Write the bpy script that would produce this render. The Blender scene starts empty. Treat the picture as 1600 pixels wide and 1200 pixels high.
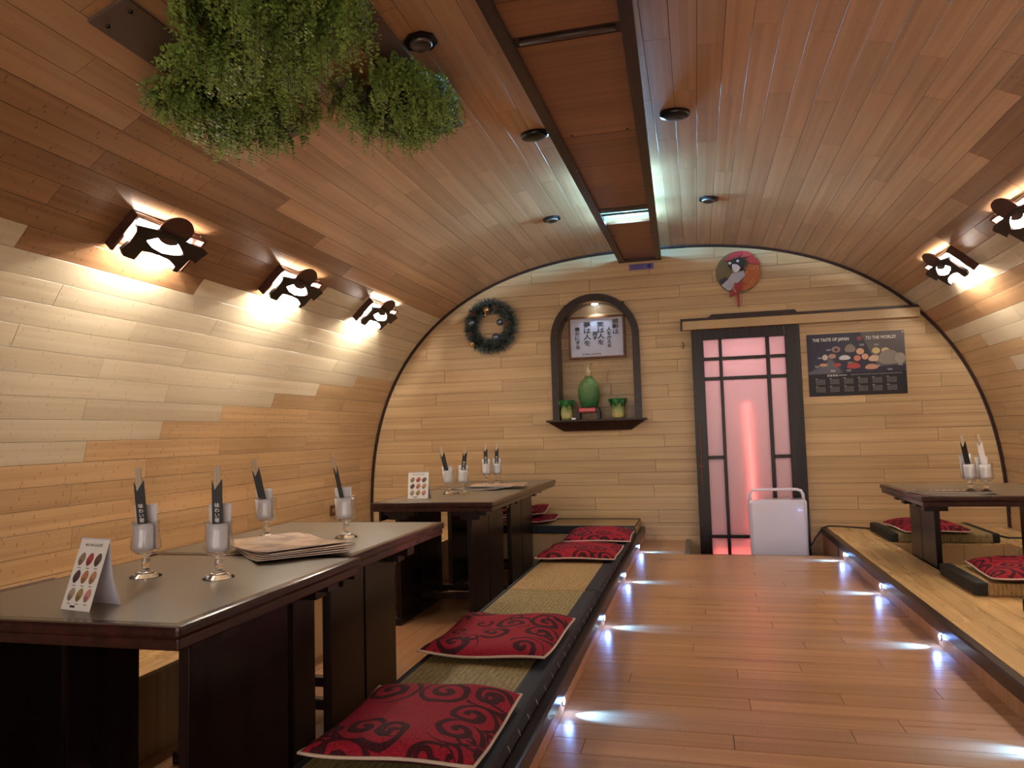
import bpy, bmesh, math, random
from mathutils import Vector, Matrix
R = random.Random(7)
pi = math.pi
scene = bpy.context.scene
COL = scene.collection

# ------------------------------------------------------------------ camera
YAW, PITCH, ROLL, FPX = 0.24503625, 0.06775442, 0.02772989, 1142.48
cam_data = bpy.data.cameras.new('camera')
cam = bpy.data.objects.new('camera', cam_data)
COL.objects.link(cam)
cam_data.sensor_width = 36.0
cam_data.lens = FPX / 1600.0 * 36.0
cam_data.clip_start = 0.02
_rot = Matrix.Rotation(YAW, 3, 'Z') @ Matrix.Rotation(PITCH, 3, 'X') @ Matrix.Rotation(ROLL, 3, 'Y')
_r, _f, _u = _rot.col[0], _rot.col[1], _rot.col[2]
cam.matrix_world = Matrix(((_r[0], _u[0], -_f[0], 0.0), (_r[1], _u[1], -_f[1], 0.0), (_r[2], _u[2], -_f[2], 0.95), (0, 0, 0, 1)))
scene.camera = cam
# ------------------------------------------------------------------ world, exposure
world = bpy.data.worlds.new('world'); scene.world = world
world.use_nodes = True
bg = world.node_tree.nodes['Background']
bg.inputs[0].default_value = (1.0, 0.84, 0.72, 1)
bg.inputs[1].default_value = 0.50
scene.view_settings.view_transform = 'Standard'
scene.view_settings.look = 'None'
scene.view_settings.gamma = 1.0
scene.view_settings.use_curve_mapping = False
scene.view_settings.exposure = 2.42
LAMP_W = 4.0          # each wall lamp, watts per bulb
LED_W = 5.0
# ------------------------------------------------------------------ constants of the room
DW = 6.5                       # end wall
PLAT = 0.115                   # platform height
XL, XR = -0.479, 0.963         # risers of the aisle
ZT = 0.55                      # table tops
XC, AA, ZC, BB, NN = -0.356, 2.684, 0.179, 2.377, 2.467   # the barrel vault

def prof(t):
    c, s = math.cos(t), math.sin(t)
    return XC - AA * math.copysign(abs(c) ** (2 / NN), c), ZC + BB * abs(s) ** (2 / NN)
_N = 6000
_PR = [prof(pi * i / _N) for i in range(_N + 1)]
_S = [0.0]
for i in range(_N):
    _S.append(_S[-1] + math.hypot(_PR[i + 1][0] - _PR[i][0], _PR[i + 1][1] - _PR[i][1]))
STOT = _S[-1]
def at_s(s):
    import bisect
    i = min(max(bisect.bisect_left(_S, s), 1), _N)
    f = (s - _S[i - 1]) / max(_S[i] - _S[i - 1], 1e-9)
    a, b = _PR[i - 1], _PR[i]
    return a[0] + (b[0] - a[0]) * f, a[1] + (b[1] - a[1]) * f
def frame_s(s):
    a, b = at_s(s - 0.01), at_s(s + 0.01)
    l = math.hypot(b[0] - a[0], b[1] - a[1])
    t = Vector(((b[0] - a[0]) / l, 0, (b[1] - a[1]) / l))
    return t, Vector((t.z, 0, -t.x))          # tangent (towards the right wall), inward normal
def vault_x(z, side):
    k = max(0.0, 1 - (max(z - ZC, 0) / BB) ** NN) ** (1 / NN)
    return XC + side * AA * k

# ------------------------------------------------------------------ materials
def srgb(r, g, b):
    f = lambda c: (c / 12.92 if c <= 0.04045 else ((c + 0.055) / 1.055) ** 2.4)
    return (f(r / 255), f(g / 255), f(b / 255), 1)
class NT:
    def __init__(self, name):
        self.m = bpy.data.materials.new(name); self.m.use_nodes = True
        self.t = self.m.node_tree; self.n = self.t.nodes
        self.b = self.n['Principled BSDF']
    def add(self, kind, **kw):
        nd = self.n.new(kind)
        for k, v in kw.items():
            if k.startswith('i_'):
                nd.inputs[k[2:].replace('_', ' ')].default_value = v
            else:
                setattr(nd, k, v)
        return nd
    def ln(self, a, b): self.t.links.new(a, b)
    def setin(self, sock, v):
        if hasattr(v, 'is_output'): self.ln(v, sock)
        else: sock.default_value = v
    def math(self, op, a, b=0.0, clamp=False):
        nd = self.n.new('ShaderNodeMath'); nd.operation = op; nd.use_clamp = clamp
        self.setin(nd.inputs[0], a); self.setin(nd.inputs[1], b)
        return nd.outputs[0]
    def vmath(self, op, a, b):
        nd = self.n.new('ShaderNodeVectorMath'); nd.operation = op
        self.setin(nd.inputs[0], a); self.setin(nd.inputs[1], b)
        return nd.outputs[0]
    def mix(self, f, a, b, mode='MIX'):
        nd = self.n.new('ShaderNodeMix'); nd.data_type = 'RGBA'; nd.blend_type = mode
        self.setin(nd.inputs[0], f); self.setin(nd.inputs[6], a); self.setin(nd.inputs[7], b)
        return nd.outputs[2]
    def ramp(self, f, pts):
        nd = self.n.new('ShaderNodeValToRGB'); e = nd.color_ramp.elements
        e[0].position, e[0].color = pts[0]; e[1].position, e[1].color = pts[-1]
        for p, c in pts[1:-1]:
            x = e.new(p); x.color = c
        self.ln(f, nd.inputs[0]); return nd.outputs[0]
    def noise(self, vec, scale, detail=2.0, rough=0.5):
        nd = self.n.new('ShaderNodeTexNoise'); nd.inputs['Scale'].default_value = scale
        nd.inputs['Detail'].default_value = detail; nd.inputs['Roughness'].default_value = rough
        self.ln(vec, nd.inputs['Vector']); return nd.outputs[0]
    def coord(self): return self.add('ShaderNodeTexCoord').outputs['Object']
    def scaled(self, vec, s, off=None):
        v = self.vmath('MULTIPLY', vec, s)
        return self.vmath('ADD', v, off) if off is not None else v
    def bump(self, h, strength=0.3, dist=0.002):
        nd = self.add('ShaderNodeBump'); nd.inputs['Strength'].default_value = strength
        nd.inputs['Distance'].default_value = dist
        self.ln(h, nd.inputs['Height']); self.ln(nd.outputs[0], self.b.inputs['Normal'])

def plain(name, col, rough=0.5, metal=0.0, spec=0.5, emit=None, estr=0.0, coat=0.0, mottle=0.22):
    t = NT(name); b = t.b
    # a faint mottling so that no surface is a dead flat colour
    n = t.noise(t.coord(), 18.0, 3.0)
    f = t.math('MULTIPLY_ADD', n, mottle); f.node.inputs[2].default_value = 1.0 - mottle / 2
    c = t.mix(1.0, col, (1, 1, 1, 1), 'MULTIPLY')
    cc = t.add('ShaderNodeCombineColor'); 
    for i in range(3): t.ln(f, cc.inputs[i])
    t.ln(cc.outputs[0], c.node.inputs[7])
    t.ln(c, b.inputs['Base Color'])
    b.inputs['Roughness'].default_value = rough; b.inputs['Metallic'].default_value = metal
    b.inputs['Specular IOR Level'].default_value = spec
    b.inputs['Coat Weight'].default_value = coat
    if emit is not None:
        b.inputs['Emission Color'].default_value = emit; b.inputs['Emission Strength'].default_value = estr
    return t.m

def bamboo(name, light, dark, rough=0.36, marks=0.35, vary=0.22, spec=0.45):
    """Strip bamboo: local x runs along the plank, y across it."""
    t = NT(name); b = t.b
    oi = t.add('ShaderNodeObjectInfo')
    rnd = oi.outputs['Random']
    co = t.coord()
    off = t.add('ShaderNodeCombineXYZ')
    t.ln(t.math('MULTIPLY', rnd, 37.0), off.inputs[0]); t.ln(t.math('MULTIPLY', rnd, 91.0), off.inputs[1])
    v = t.vmath('ADD', co, off.outputs[0])
    sx = t.add('ShaderNodeSeparateXYZ'); t.ln(v, sx.inputs[0])
    # strips, about 18 mm wide
    row = t.math('FLOOR', t.math('MULTIPLY', sx.outputs[1], 55.0))
    wn = t.add('ShaderNodeTexWhiteNoise', noise_dimensions='2D')
    cv = t.add('ShaderNodeCombineXYZ'); t.ln(row, cv.inputs[0]); t.ln(rnd, cv.inputs[1]); t.ln(cv.outputs[0], wn.inputs['Vector'])
    strip = wn.outputs['Value']
    grain = t.noise(t.scaled(v, (2.0, 140.0, 1.0)), 1.0, 4.0, 0.6)
    broad = t.noise(t.scaled(v, (1.1, 16.0, 1.0)), 1.0, 2.0)
    # bamboo nodes: short dark ticks across a strip
    tick_v = t.add('ShaderNodeCombineXYZ')
    t.ln(t.math('ADD', t.math('MULTIPLY', sx.outputs[0], 4.2), t.math('MULTIPLY', strip, 19.0)), tick_v.inputs[0]); t.ln(row, tick_v.inputs[1])
    tx = t.add('ShaderNodeSeparateXYZ'); t.ln(tick_v.outputs[0], tx.inputs[0])
    fr = t.math('FRACT', tx.outputs[0])
    tick = t.math('LESS_THAN', fr, 0.024)
    tn = t.math('GREATER_THAN', t.noise(t.scaled(v, (30.0, 60.0, 1.0)), 1.0, 2.0), 0.47)
    tick = t.math('MULTIPLY', tick, tn)
    f = t.math('ADD', t.math('MULTIPLY', grain, 0.40), t.math('MULTIPLY', broad, 0.50))
    f = t.math('ADD', f, t.math('MULTIPLY', strip, 0.22))
    f = t.math('SUBTRACT', f, 0.05)
    c = t.ramp(f, [(0.22, dark), (0.75, light)])
    c = t.mix(t.math('MULTIPLY', tick, marks), c, tuple(x * 0.42 for x in dark[:3]) + (1,))
    pl = t.math('ADD', t.math('MULTIPLY', rnd, vary), 1.0 - vary * 0.6)
    cc = t.add('ShaderNodeCombineColor')
    for i in range(3): t.ln(pl, cc.inputs[i])
    c = t.mix(1.0, c, cc.outputs[0], 'MULTIPLY')
    t.ln(c, b.inputs['Base Color'])
    rr = t.math('ADD', t.math('MULTIPLY', broad, 0.12), rough - 0.06)
    t.ln(rr, b.inputs['Roughness'])
    b.inputs['Specular IOR Level'].default_value = spec
    t.bump(grain, 0.06, 0.001)
    return t.m

def darkwood(name, light, dark, rough=0.28, coat=0.0, axis=0):
    t = NT(name); co = t.coord()
    s = [26.0, 26.0, 26.0]; s[axis] = 1.6
    g = t.noise(t.scaled(co, tuple(s)), 1.0, 4.0, 0.6)
    t.ln(t.ramp(g, [(0.3, dark), (0.72, light)]), t.b.inputs['Base Color'])
    t.b.inputs['Roughness'].default_value = rough
    t.b.inputs['Coat Weight'].default_value = coat; t.b.inputs['Specular IOR Level'].default_value = 0.32
    return t.m

def tatami(name, light, dark):
    t = NT(name); co = t.coord()
    sx = t.add('ShaderNodeSeparateXYZ'); t.ln(co, sx.inputs[0])
    w1 = t.math('SINE', t.math('MULTIPLY', sx.outputs[1], 520.0))
    w2 = t.math('SINE', t.math('MULTIPLY', sx.outputs[0], 330.0))
    ch = t.math('MULTIPLY', w1, w2)
    seam = t.math('LESS_THAN', t.math('FRACT', t.math('MULTIPLY', sx.outputs[0], 52.0)), 0.2)
    n = t.noise(t.scaled(co, (150.0, 30.0, 30.0)), 1.0, 3.0)
    f = t.math('ADD', t.math('MULTIPLY', ch, 0.14), n)
    f = t.math('SUBTRACT', f, t.math('MULTIPLY', seam, 0.20))
    t.ln(t.ramp(f, [(0.22, dark), (0.68, light)]), t.b.inputs['Base Color'])
    t.b.inputs['Roughness'].default_value = 0.7
    t.bump(f, 0.5, 0.002)
    return t.m

def brocade(name):
    """Red damask with dark scrolls: one curl in every cell."""
    t = NT(name); co = t.coord(); oi = t.add('ShaderNodeObjectInfo')
    off = t.add('ShaderNodeCombineXYZ')
    t.ln(t.math('MULTIPLY', oi.outputs['Random'], 31.0), off.inputs[0]); t.ln(t.math('MULTIPLY', oi.outputs['Random'], 17.0), off.inputs[1])
    flat = t.scaled(co, (1, 1, 0))
    wob = t.add('ShaderNodeTexNoise'); wob.inputs['Scale'].default_value = 6.0; t.ln(flat, wob.inputs['Vector'])
    v = t.vmath('ADD', t.scaled(flat, (7.6, 7.6, 0)), off.outputs[0])
    v = t.vmath('ADD', v, t.scaled(wob.outputs['Color'], (0.5, 0.5, 0)))
    masks = []
    for sc, turn, wid, rmax, sgn in ((1.0, 1.30, 0.52, 0.62, 1), (1.5, 1.1, 0.40, 0.50, -1)):
        vv = t.scaled(v, (sc, sc, 0))
        vo = t.add('ShaderNodeTexVoronoi', voronoi_dimensions='2D'); vo.inputs['Scale'].default_value = 1.0; vo.inputs['Randomness'].default_value = 0.55
        t.ln(vv, vo.inputs['Vector'])
        d = t.vmath('SUBTRACT', vv, vo.outputs['Position'])
        s = t.add('ShaderNodeSeparateXYZ'); t.ln(d, s.inputs[0])
        cr = t.add('ShaderNodeSeparateColor'); t.ln(vo.outputs['Color'], cr.inputs[0])
        ang = t.math('DIVIDE', t.math('ARCTAN2', s.outputs[1], s.outputs[0]), 2 * pi)
        r = vo.outputs['Distance']
        ph = t.math('ADD', t.math('ADD', t.math('MULTIPLY', ang, sgn), t.math('MULTIPLY', r, turn * 2.2)), cr.outputs[0])
        fr = t.math('FRACT', ph)
        width = t.math('SUBTRACT', wid + 0.12, t.math('MULTIPLY', r, 0.5))
        band = t.math('LESS_THAN', fr, width)
        inner = t.math('LESS_THAN', r, rmax)
        keep = t.math('GREATER_THAN', cr.outputs[1], 0.12 if sgn > 0 else 0.62)
        masks.append(t.math('MULTIPLY', t.math('MULTIPLY', band, inner), keep))
    m = t.math('MAXIMUM', masks[0], masks[1])
    fine = t.noise(t.scaled(co, (240, 240, 240)), 1.0, 2.0)
    red = t.ramp(fine, [(0.3, srgb(126, 18, 36)), (0.7, srgb(176, 40, 58))])
    drk = t.ramp(fine, [(0.3, srgb(46, 14, 22)), (0.7, srgb(82, 30, 38))])
    t.ln(t.mix(m, red, drk), t.b.inputs['Base Color'])
    t.b.inputs['Roughness'].default_value = 0.8; t.b.inputs['Specular IOR Level'].default_value = 0.2
    t.b.inputs['Sheen Weight'].default_value = 0.0
    t.bump(t.math('ADD', t.math('MULTIPLY', m, -0.6), fine), 0.25, 0.002)
    return t.m

def glass_mat(name, tint=(1, 1, 1, 1)):
    t = NT(name)
    t.n.remove(t.b)
    fre = t.add('ShaderNodeLayerWeight'); fre.inputs['Blend'].default_value = 0.18
    tr = t.add('ShaderNodeBsdfTransparent'); tr.inputs[0].default_value = tint
    gl = t.add('ShaderNodeBsdfGlossy'); gl.inputs['Roughness'].default_value = 0.03
    mx = t.add('ShaderNodeMixShader')
    t.ln(t.math('ADD', t.math('MULTIPLY', fre.outputs['Facing'], 0.75), 0.03), mx.inputs[0]); t.ln(tr.outputs[0], mx.inputs[1]); t.ln(gl.outputs[0], mx.inputs[2])
    t.ln(mx.outputs[0], t.n['Material Output'].inputs[0])
    return t.m

def solid_glass(name):
    t = NT(name); b = t.b
    b.inputs['Base Color'].default_value = (1, 1, 1, 1); b.inputs['Transmission Weight'].default_value = 1.0
    b.inputs['Roughness'].default_value = 0.02; b.inputs['IOR'].default_value = 1.5
    return t.m

def frosted(name):
    t = NT(name); t.n.remove(t.b)
    tl = t.add('ShaderNodeBsdfTranslucent'); tl.inputs[0].default_value = (0.92, 0.88, 0.88, 1)
    df = t.add('ShaderNodeBsdfDiffuse'); df.inputs[0].default_value = (0.78, 0.74, 0.76, 1)
    gl = t.add('ShaderNodeBsdfGlossy'); gl.inputs['Roughness'].default_value = 0.25
    m1 = t.add('ShaderNodeMixShader'); m1.inputs[0].default_value = 0.26
    m2 = t.add('ShaderNodeMixShader'); m2.inputs[0].default_value = 0.04
    t.ln(tl.outputs[0], m1.inputs[1]); t.ln(df.outputs[0], m1.inputs[2])
    t.ln(m1.outputs[0], m2.inputs[1]); t.ln(gl.outputs[0], m2.inputs[2])
    t.ln(m2.outputs[0], t.n['Material Output'].inputs[0])
    return t.m

def leafmat(name, a, b_):
    t = NT(name); n = t.noise(t.coord(), 14.0, 2.0)
    n2 = t.noise(t.coord(), 160.0, 1.0)
    f = t.math('ADD', t.math('MULTIPLY', n, 0.5), t.math('MULTIPLY', n2, 0.5))
    t.ln(t.ramp(f, [(0.35, a), (0.65, b_)]), t.b.inputs['Base Color'])
    t.b.inputs['Roughness'].default_value = 0.55
    t.b.inputs['Transmission Weight'].default_value = 0.0
    return t.m

def jade(name, lo, hi, z0, z1, rough=0.16):
    t = NT(name); co = t.coord(); s = t.add('ShaderNodeSeparateXYZ'); t.ln(co, s.inputs[0])
    n = t.noise(co, 45.0, 4.0, 0.6)
    f = t.math('DIVIDE', t.math('SUBTRACT', s.outputs[2], z0), z1 - z0)  # solid dark core, its colour standing in for shade between the sprays
    f = t.math('ADD', f, t.math('MULTIPLY', t.math('SUBTRACT', n, 0.5), 0.55))
    t.ln(t.ramp(f, [(0.1, lo), (0.85, hi)]), t.b.inputs['Base Color'])
    t.b.inputs['Roughness'].default_value = rough
    t.b.inputs['Subsurface Weight'].default_value = 0.0
    t.bump(n, 0.9, 0.012)
    return t.m

def menu_mat(name, a, b_, c_):
    t = NT(name); co = t.coord()
    n = t.noise(co, 9.0, 3.0)
    w = t.noise(t.scaled(co, (6, 26, 1)), 1.0, 2.0)
    c = t.ramp(n, [(0.40, a), (0.52, b_), (0.62, c_)])
    c = t.mix(t.math('MULTIPLY', w, 0.35), c, b_)
    t.ln(c, t.b.inputs['Base Color']); t.b.inputs['Roughness'].default_value = 0.3
    return t.m

M = {}
M['pale'] = bamboo('bamboo_natural', srgb(220, 204, 176), srgb(198, 177, 145))
M['carb'] = bamboo('bamboo_carbonised', srgb(208, 172, 128), srgb(170, 134, 94), marks=0.6)
M['dark'] = bamboo('bamboo_dark', srgb(164, 122, 86), srgb(124, 86, 58), marks=0.7)
M['endw'] = bamboo('bamboo_end_wall', srgb(208, 176, 134), srgb(172, 138, 96), rough=.42, spec=.35, marks=.12, vary=.16)
M['ceil'] = bamboo('bamboo_ceiling', srgb(195, 152, 112), srgb(163, 121, 83), rough=.42, spec=.4, marks=.2, vary=.2)
M['floor'] = bamboo('bamboo_floor', srgb(192, 144, 104), srgb(154, 106, 72), rough=0.30, vary=0.24, marks=.18)
M['plat'] = bamboo('bamboo_platform', srgb(232, 192, 134), srgb(200, 158, 102), rough=0.28, marks=.15)
M['beamp'] = bamboo('bamboo_beam_panel', srgb(146, 98, 64), srgb(112, 70, 44), rough=0.36)
M['joint'] = plain('joint_brown', srgb(70, 44, 26), 0.9)  # dark brown backing that shows in the plank joints
M['trim'] = darkwood('dark_trim', srgb(62, 42, 36), srgb(38, 25, 23), 0.3, axis=1)
M['ebony'] = darkwood('ebony_wood', srgb(40, 24, 22), srgb(21, 12, 12), 0.27, axis=2)
M['rosew'] = darkwood('rosewood_edge', srgb(64, 32, 28), srgb(40, 20, 20), 0.22, 0.2, axis=1)
M['laminate'] = plain('table_laminate', srgb(116, 102, 84), 0.30)
M['lampw'] = darkwood('lamp_wood', srgb(44, 34, 32), srgb(24, 18, 18), 0.4)
M['lampr'] = darkwood('lamp_red_wood', srgb(84, 48, 38), srgb(54, 28, 22), 0.4)
M['paper_lit'] = plain('lit_lamp_paper', (1, 1, 1, 1), 0.6, emit=(1.0, 0.93, 0.80, 1), estr=36.0)
M['tat_a'] = tatami('tatami_green', srgb(168, 146, 98), srgb(110, 94, 56))
M['tat_b'] = tatami('tatami_straw', srgb(184, 150, 102), srgb(136, 106, 66))
M['navy'] = plain('navy_mat_border', srgb(34, 33, 44), 0.7)
M['black'] = plain('black_mat_border', srgb(26, 24, 24), 0.7)
M['red'] = brocade('red_brocade')
M['piping'] = plain('cream_piping', srgb(214, 188, 170), 0.6)
M['dkred'] = plain('cushion_underside', srgb(66, 14, 22), 0.7)
M['glass'] = solid_glass('clear_glass')
M['pane'] = glass_mat('glazing')
M['napkin'] = plain('white_napkin', srgb(226, 224, 230), 0.8)
M['sleeve'] = plain('black_paper_sleeve', srgb(22, 20, 22), 0.5)
M['stick'] = plain('pale_chopstick', srgb(196, 176, 150), 0.6)
M['white'] = plain('white_print', srgb(235, 232, 228), 0.6)
M['ink'] = plain('black_ink', srgb(18, 17, 22), 0.6)
M['plastic'] = plain('white_plastic', srgb(224, 214, 226), 0.15, coat=0.4, mottle=0.03)
M['plasticg'] = plain('grey_plastic', srgb(176, 168, 168), 0.3)
M['blackp'] = plain('black_plastic', srgb(16, 15, 16), 0.25)
M['cable'] = plain('black_cable', srgb(14, 13, 14), 0.5)
M['frost'] = frosted('frosted_pane')
M['redled'] = plain('red_tube', (1, .2, .2, 1), 0.5, emit=(1.0, 0.14, 0.12, 1), estr=3.0)
M['hall'] = plain('hall_wall', srgb(206, 190, 190), 0.8)
M['cyan'] = plain('cyan_tube', (1, 1, 1, 1), 0.5, emit=(0.25, 0.78, 0.95, 1), estr=.32)
M['led'] = plain('blue_white_led', (1, 1, 1, 1), 0.4, emit=(0.60, 0.82, 1.0, 1), estr=4.0)
M['board'] = plain('mounting_board', srgb(96, 76, 64), 0.7)
M['leaf'] = leafmat('leaf_green', srgb(76, 112, 34), srgb(158, 186, 88))
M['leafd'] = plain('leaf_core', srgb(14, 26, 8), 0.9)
M['needle'] = leafmat('needle_green', srgb(44, 60, 60), srgb(98, 114, 114))
M['needlew'] = plain('frosted_needle', srgb(150, 158, 160), 0.7)
M['steelblue'] = plain('blue_bauble', srgb(112, 130, 156), 0.15, metal=0.8)
M['gold'] = plain('gold_bauble', srgb(202, 166, 122), 0.1, metal=0.9)
M['cone'] = plain('pine_cone', srgb(110, 78, 74), 0.6)
M['framew'] = darkwood('picture_frame_wood', srgb(130, 82, 48), srgb(92, 54, 30), 0.35)
M['card'] = plain('picture_paper', srgb(206, 204, 222), 0.35)
M['vase'] = jade('jade_vase', srgb(44, 104, 58), srgb(112, 142, 84), 0.0, 0.30)
M['vasen'] = plain('vase_neck', srgb(176, 158, 122), 0.15, coat=0.4)
M['cupj'] = jade('cabbage_cup', srgb(196, 186, 122), srgb(36, 110, 48), 0.03, 0.16)
M['redlab'] = plain('red_label', srgb(196, 60, 62), 0.5)
M['poster'] = plain('poster_navy', srgb(42, 38, 62), 0.42, spec=.3)
M['posterd'] = plain('poster_dark', srgb(26, 24, 34), 0.42, spec=.3)
M['postg'] = plain('poster_grey', srgb(96, 88, 90), 0.42, spec=.3)
M['purple'] = plain('purple_sticker', srgb(104, 92, 160), 0.5)
M['purpled'] = plain('purple_ink', srgb(44, 38, 96), 0.5)
M['brass'] = plain('bronze_handle', srgb(92, 52, 40), 0.4, metal=0.3)
M['outlet'] = plain('brown_socket', srgb(92, 52, 34), 0.5)
M['menu'] = menu_mat('menu_cover', srgb(222, 190, 160), srgb(194, 152, 122), srgb(134, 88, 64))
M['menud'] = menu_mat('dark_menu_cover', srgb(70, 56, 50), srgb(96, 80, 72), srgb(40, 32, 32))
M['steel'] = plain('dull_steel', srgb(120, 112, 106), 0.35, metal=0.7)
FLAT = {}
def flat(r, g, b, rough=0.45):
    k = (r, g, b)
    if k not in FLAT: FLAT[k] = plain('print_%02x%02x%02x' % k, srgb(r, g, b), rough)
    return FLAT[k]

# ------------------------------------------------------------------ geometry helpers
class MB:
    def __init__(self): self.v = []; self.f = []; self.smooth = []
    def add(self, vs, fs, sm=False):
        o = len(self.v); self.v += [tuple(p) for p in vs]
        self.f += [tuple(i + o for i in f) for f in fs]; self.smooth += [sm] * len(fs); return self
    def box(self, a, b, m=None):
        (x0, y0, z0), (x1, y1, z1) = a, b
        vs = [(x0, y0, z0), (x1, y0, z0), (x1, y1, z0), (x0, y1, z0), (x0, y0, z1), (x1, y0, z1), (x1, y1, z1), (x0, y1, z1)]
        if m is not None: vs = [m @ Vector(p) for p in vs]
        return self.add(vs, [(0, 3, 2, 1), (4, 5, 6, 7), (0, 1, 5, 4), (1, 2, 6, 5), (2, 3, 7, 6), (3, 0, 4, 7)])
    def cbox(self, a, b, c=0.004, m=None):
        """box with chamfered edges"""
        (x0, y0, z0), (x1, y1, z1) = a, b
        bm = bmesh.new(); bmesh.ops.create_cube(bm, size=1.0)
        for v in bm.verts: v.co = Vector(((x0 + x1) / 2 + v.co.x * (x1 - x0), (y0 + y1) / 2 + v.co.y * (y1 - y0), (z0 + z1) / 2 + v.co.z * (z1 - z0)))
        bmesh.ops.bevel(bm, geom=bm.edges[:], offset=c, segments=2, profile=0.6, affect='EDGES')
        bm.verts.index_update()
        vs = [(m @ v.co) if m is not None else v.co.copy() for v in bm.verts]; fs = [[v.index for v in f.verts] for f in bm.faces]
        bm.free(); return self.add(vs, fs)
    def prism(self, pts, mp, h0, h1):
        """polygon pts (a,b) extruded from h0 to h1, mp maps (a,b,h) to a point; top faces h1"""
        n = len(pts)
        vs = [mp(a, b, h0) for a, b in pts] + [mp(a, b, h1) for a, b in pts]
        fs = [tuple(range(n - 1, -1, -1)), tuple(range(n, 2 * n))] + [(i, (i + 1) % n, n + (i + 1) % n, n + i) for i in range(n)]
        return self.add(vs, fs)
    def tube(self, pts, r, n=8, closed=False, rr=None):
        pts = [Vector(p) for p in pts]; k = len(pts); vs = []; fs = []
        prev = None
        for i, p in enumerate(pts):
            a = pts[(i - 1) % k] if (closed or i) else p
            b = pts[(i + 1) % k] if (closed or i < k - 1) else p
            d = (b - a).normalized() if (b - a).length > 1e-9 else Vector((0, 0, 1))
            if prev is None:
                u = d.orthogonal().normalized()
            else:
                u = prev - d * prev.dot(d); u = u.normalized() if u.length > 1e-6 else d.orthogonal().normalized()
            prev = u; w = d.cross(u); q = rr[i] if rr else r
            vs += [p + (u * math.cos(2 * pi * j / n) + w * math.sin(2 * pi * j / n)) * q for j in range(n)]
        m = k if closed else k - 1
        for i in range(m):
            for j in range(n):
                fs.append((i * n + j, i * n + (j + 1) % n, ((i + 1) % k) * n + (j + 1) % n, ((i + 1) % k) * n + j))
        if not closed:
            fs.append(tuple(range(n - 1, -1, -1))); fs.append(tuple(range((k - 1) * n, k * n)))
        return self.add(vs, fs, True)
    def lathe(self, prof_, n=24, c=(0, 0, 0), wob=None, cap=True):
        vs = []; fs = []; k = len(prof_)
        for i, (r, z) in enumerate(prof_):
            for j in range(n):
                a = 2 * pi * j / n; q = r * (1 + (wob(i, a) if wob else 0))
                vs.append((c[0] + q * math.cos(a), c[1] + q * math.sin(a), c[2] + z))
        for i in range(k - 1):
            for j in range(n): fs.append((i * n + j, i * n + (j + 1) % n, (i + 1) * n + (j + 1) % n, (i + 1) * n + j))
        if cap:
            fs.append(tuple(range(n - 1, -1, -1))); fs.append(tuple(range((k - 1) * n, k * n)))
        return self.add(vs, fs, True)
    def sphere(self, c, r, n=12, sz=1.0):
        pr = [(max(r * math.sin(pi * i / n), 1e-5), -r * sz * math.cos(pi * i / n)) for i in range(n + 1)]
        return self.lathe(pr, n + 4, c, cap=False)
    def mesh(self, name):
        me = bpy.data.meshes.new(name); me.from_pydata(self.v, [], self.f)
        me.polygons.foreach_set('use_smooth', self.smooth); me.update(); return me
    def obj(self, name, mat, parent=None, loc=None):
        return link(name, self.mesh(name), mat, parent, loc)

def link(name, me, mat, parent=None, loc=None):
    if mat is not None and not me.materials: me.materials.append(M[mat] if isinstance(mat, str) else mat)
    o = bpy.data.objects.new(name, me); COL.objects.link(o)
    if parent is not None: o.parent = parent
    if loc is not None: o.location = loc
    return o
def tag(o, label, cat, group=None, kind=None):
    o['label'] = label; o['category'] = cat
    if group: o['group'] = group
    if kind: o['kind'] = kind
    return o
def empty(name, loc=(0, 0, 0), rz=0.0, mat=None):
    o = bpy.data.objects.new(name, None); COL.objects.link(o); o.empty_display_size = 0.05
    if mat is not None: o.matrix_world = mat
    else: o.location = loc; o.rotation_euler = (0, 0, rz)
    return o
def thing(name, label, cat, loc=(0, 0, 0), rz=0.0, group=None, mat=None):
    return tag(empty(name, loc, rz, mat), label, cat, group)
def struct(o): o['kind'] = 'structure'; return o
def light(name, kind, loc, energy, col, parent=None, **kw):
    d = bpy.data.lights.new(name, kind); d.energy = energy; d.color = col
    for k, v in kw.items(): setattr(d, k, v)
    o = bpy.data.objects.new(name, d); COL.objects.link(o); o.location = loc
    if parent is not None: o.parent = parent
    return o
def aim(o, d):
    o.rotation_euler = Vector(d).to_track_quat('-Z', 'Y').to_euler()

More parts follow.
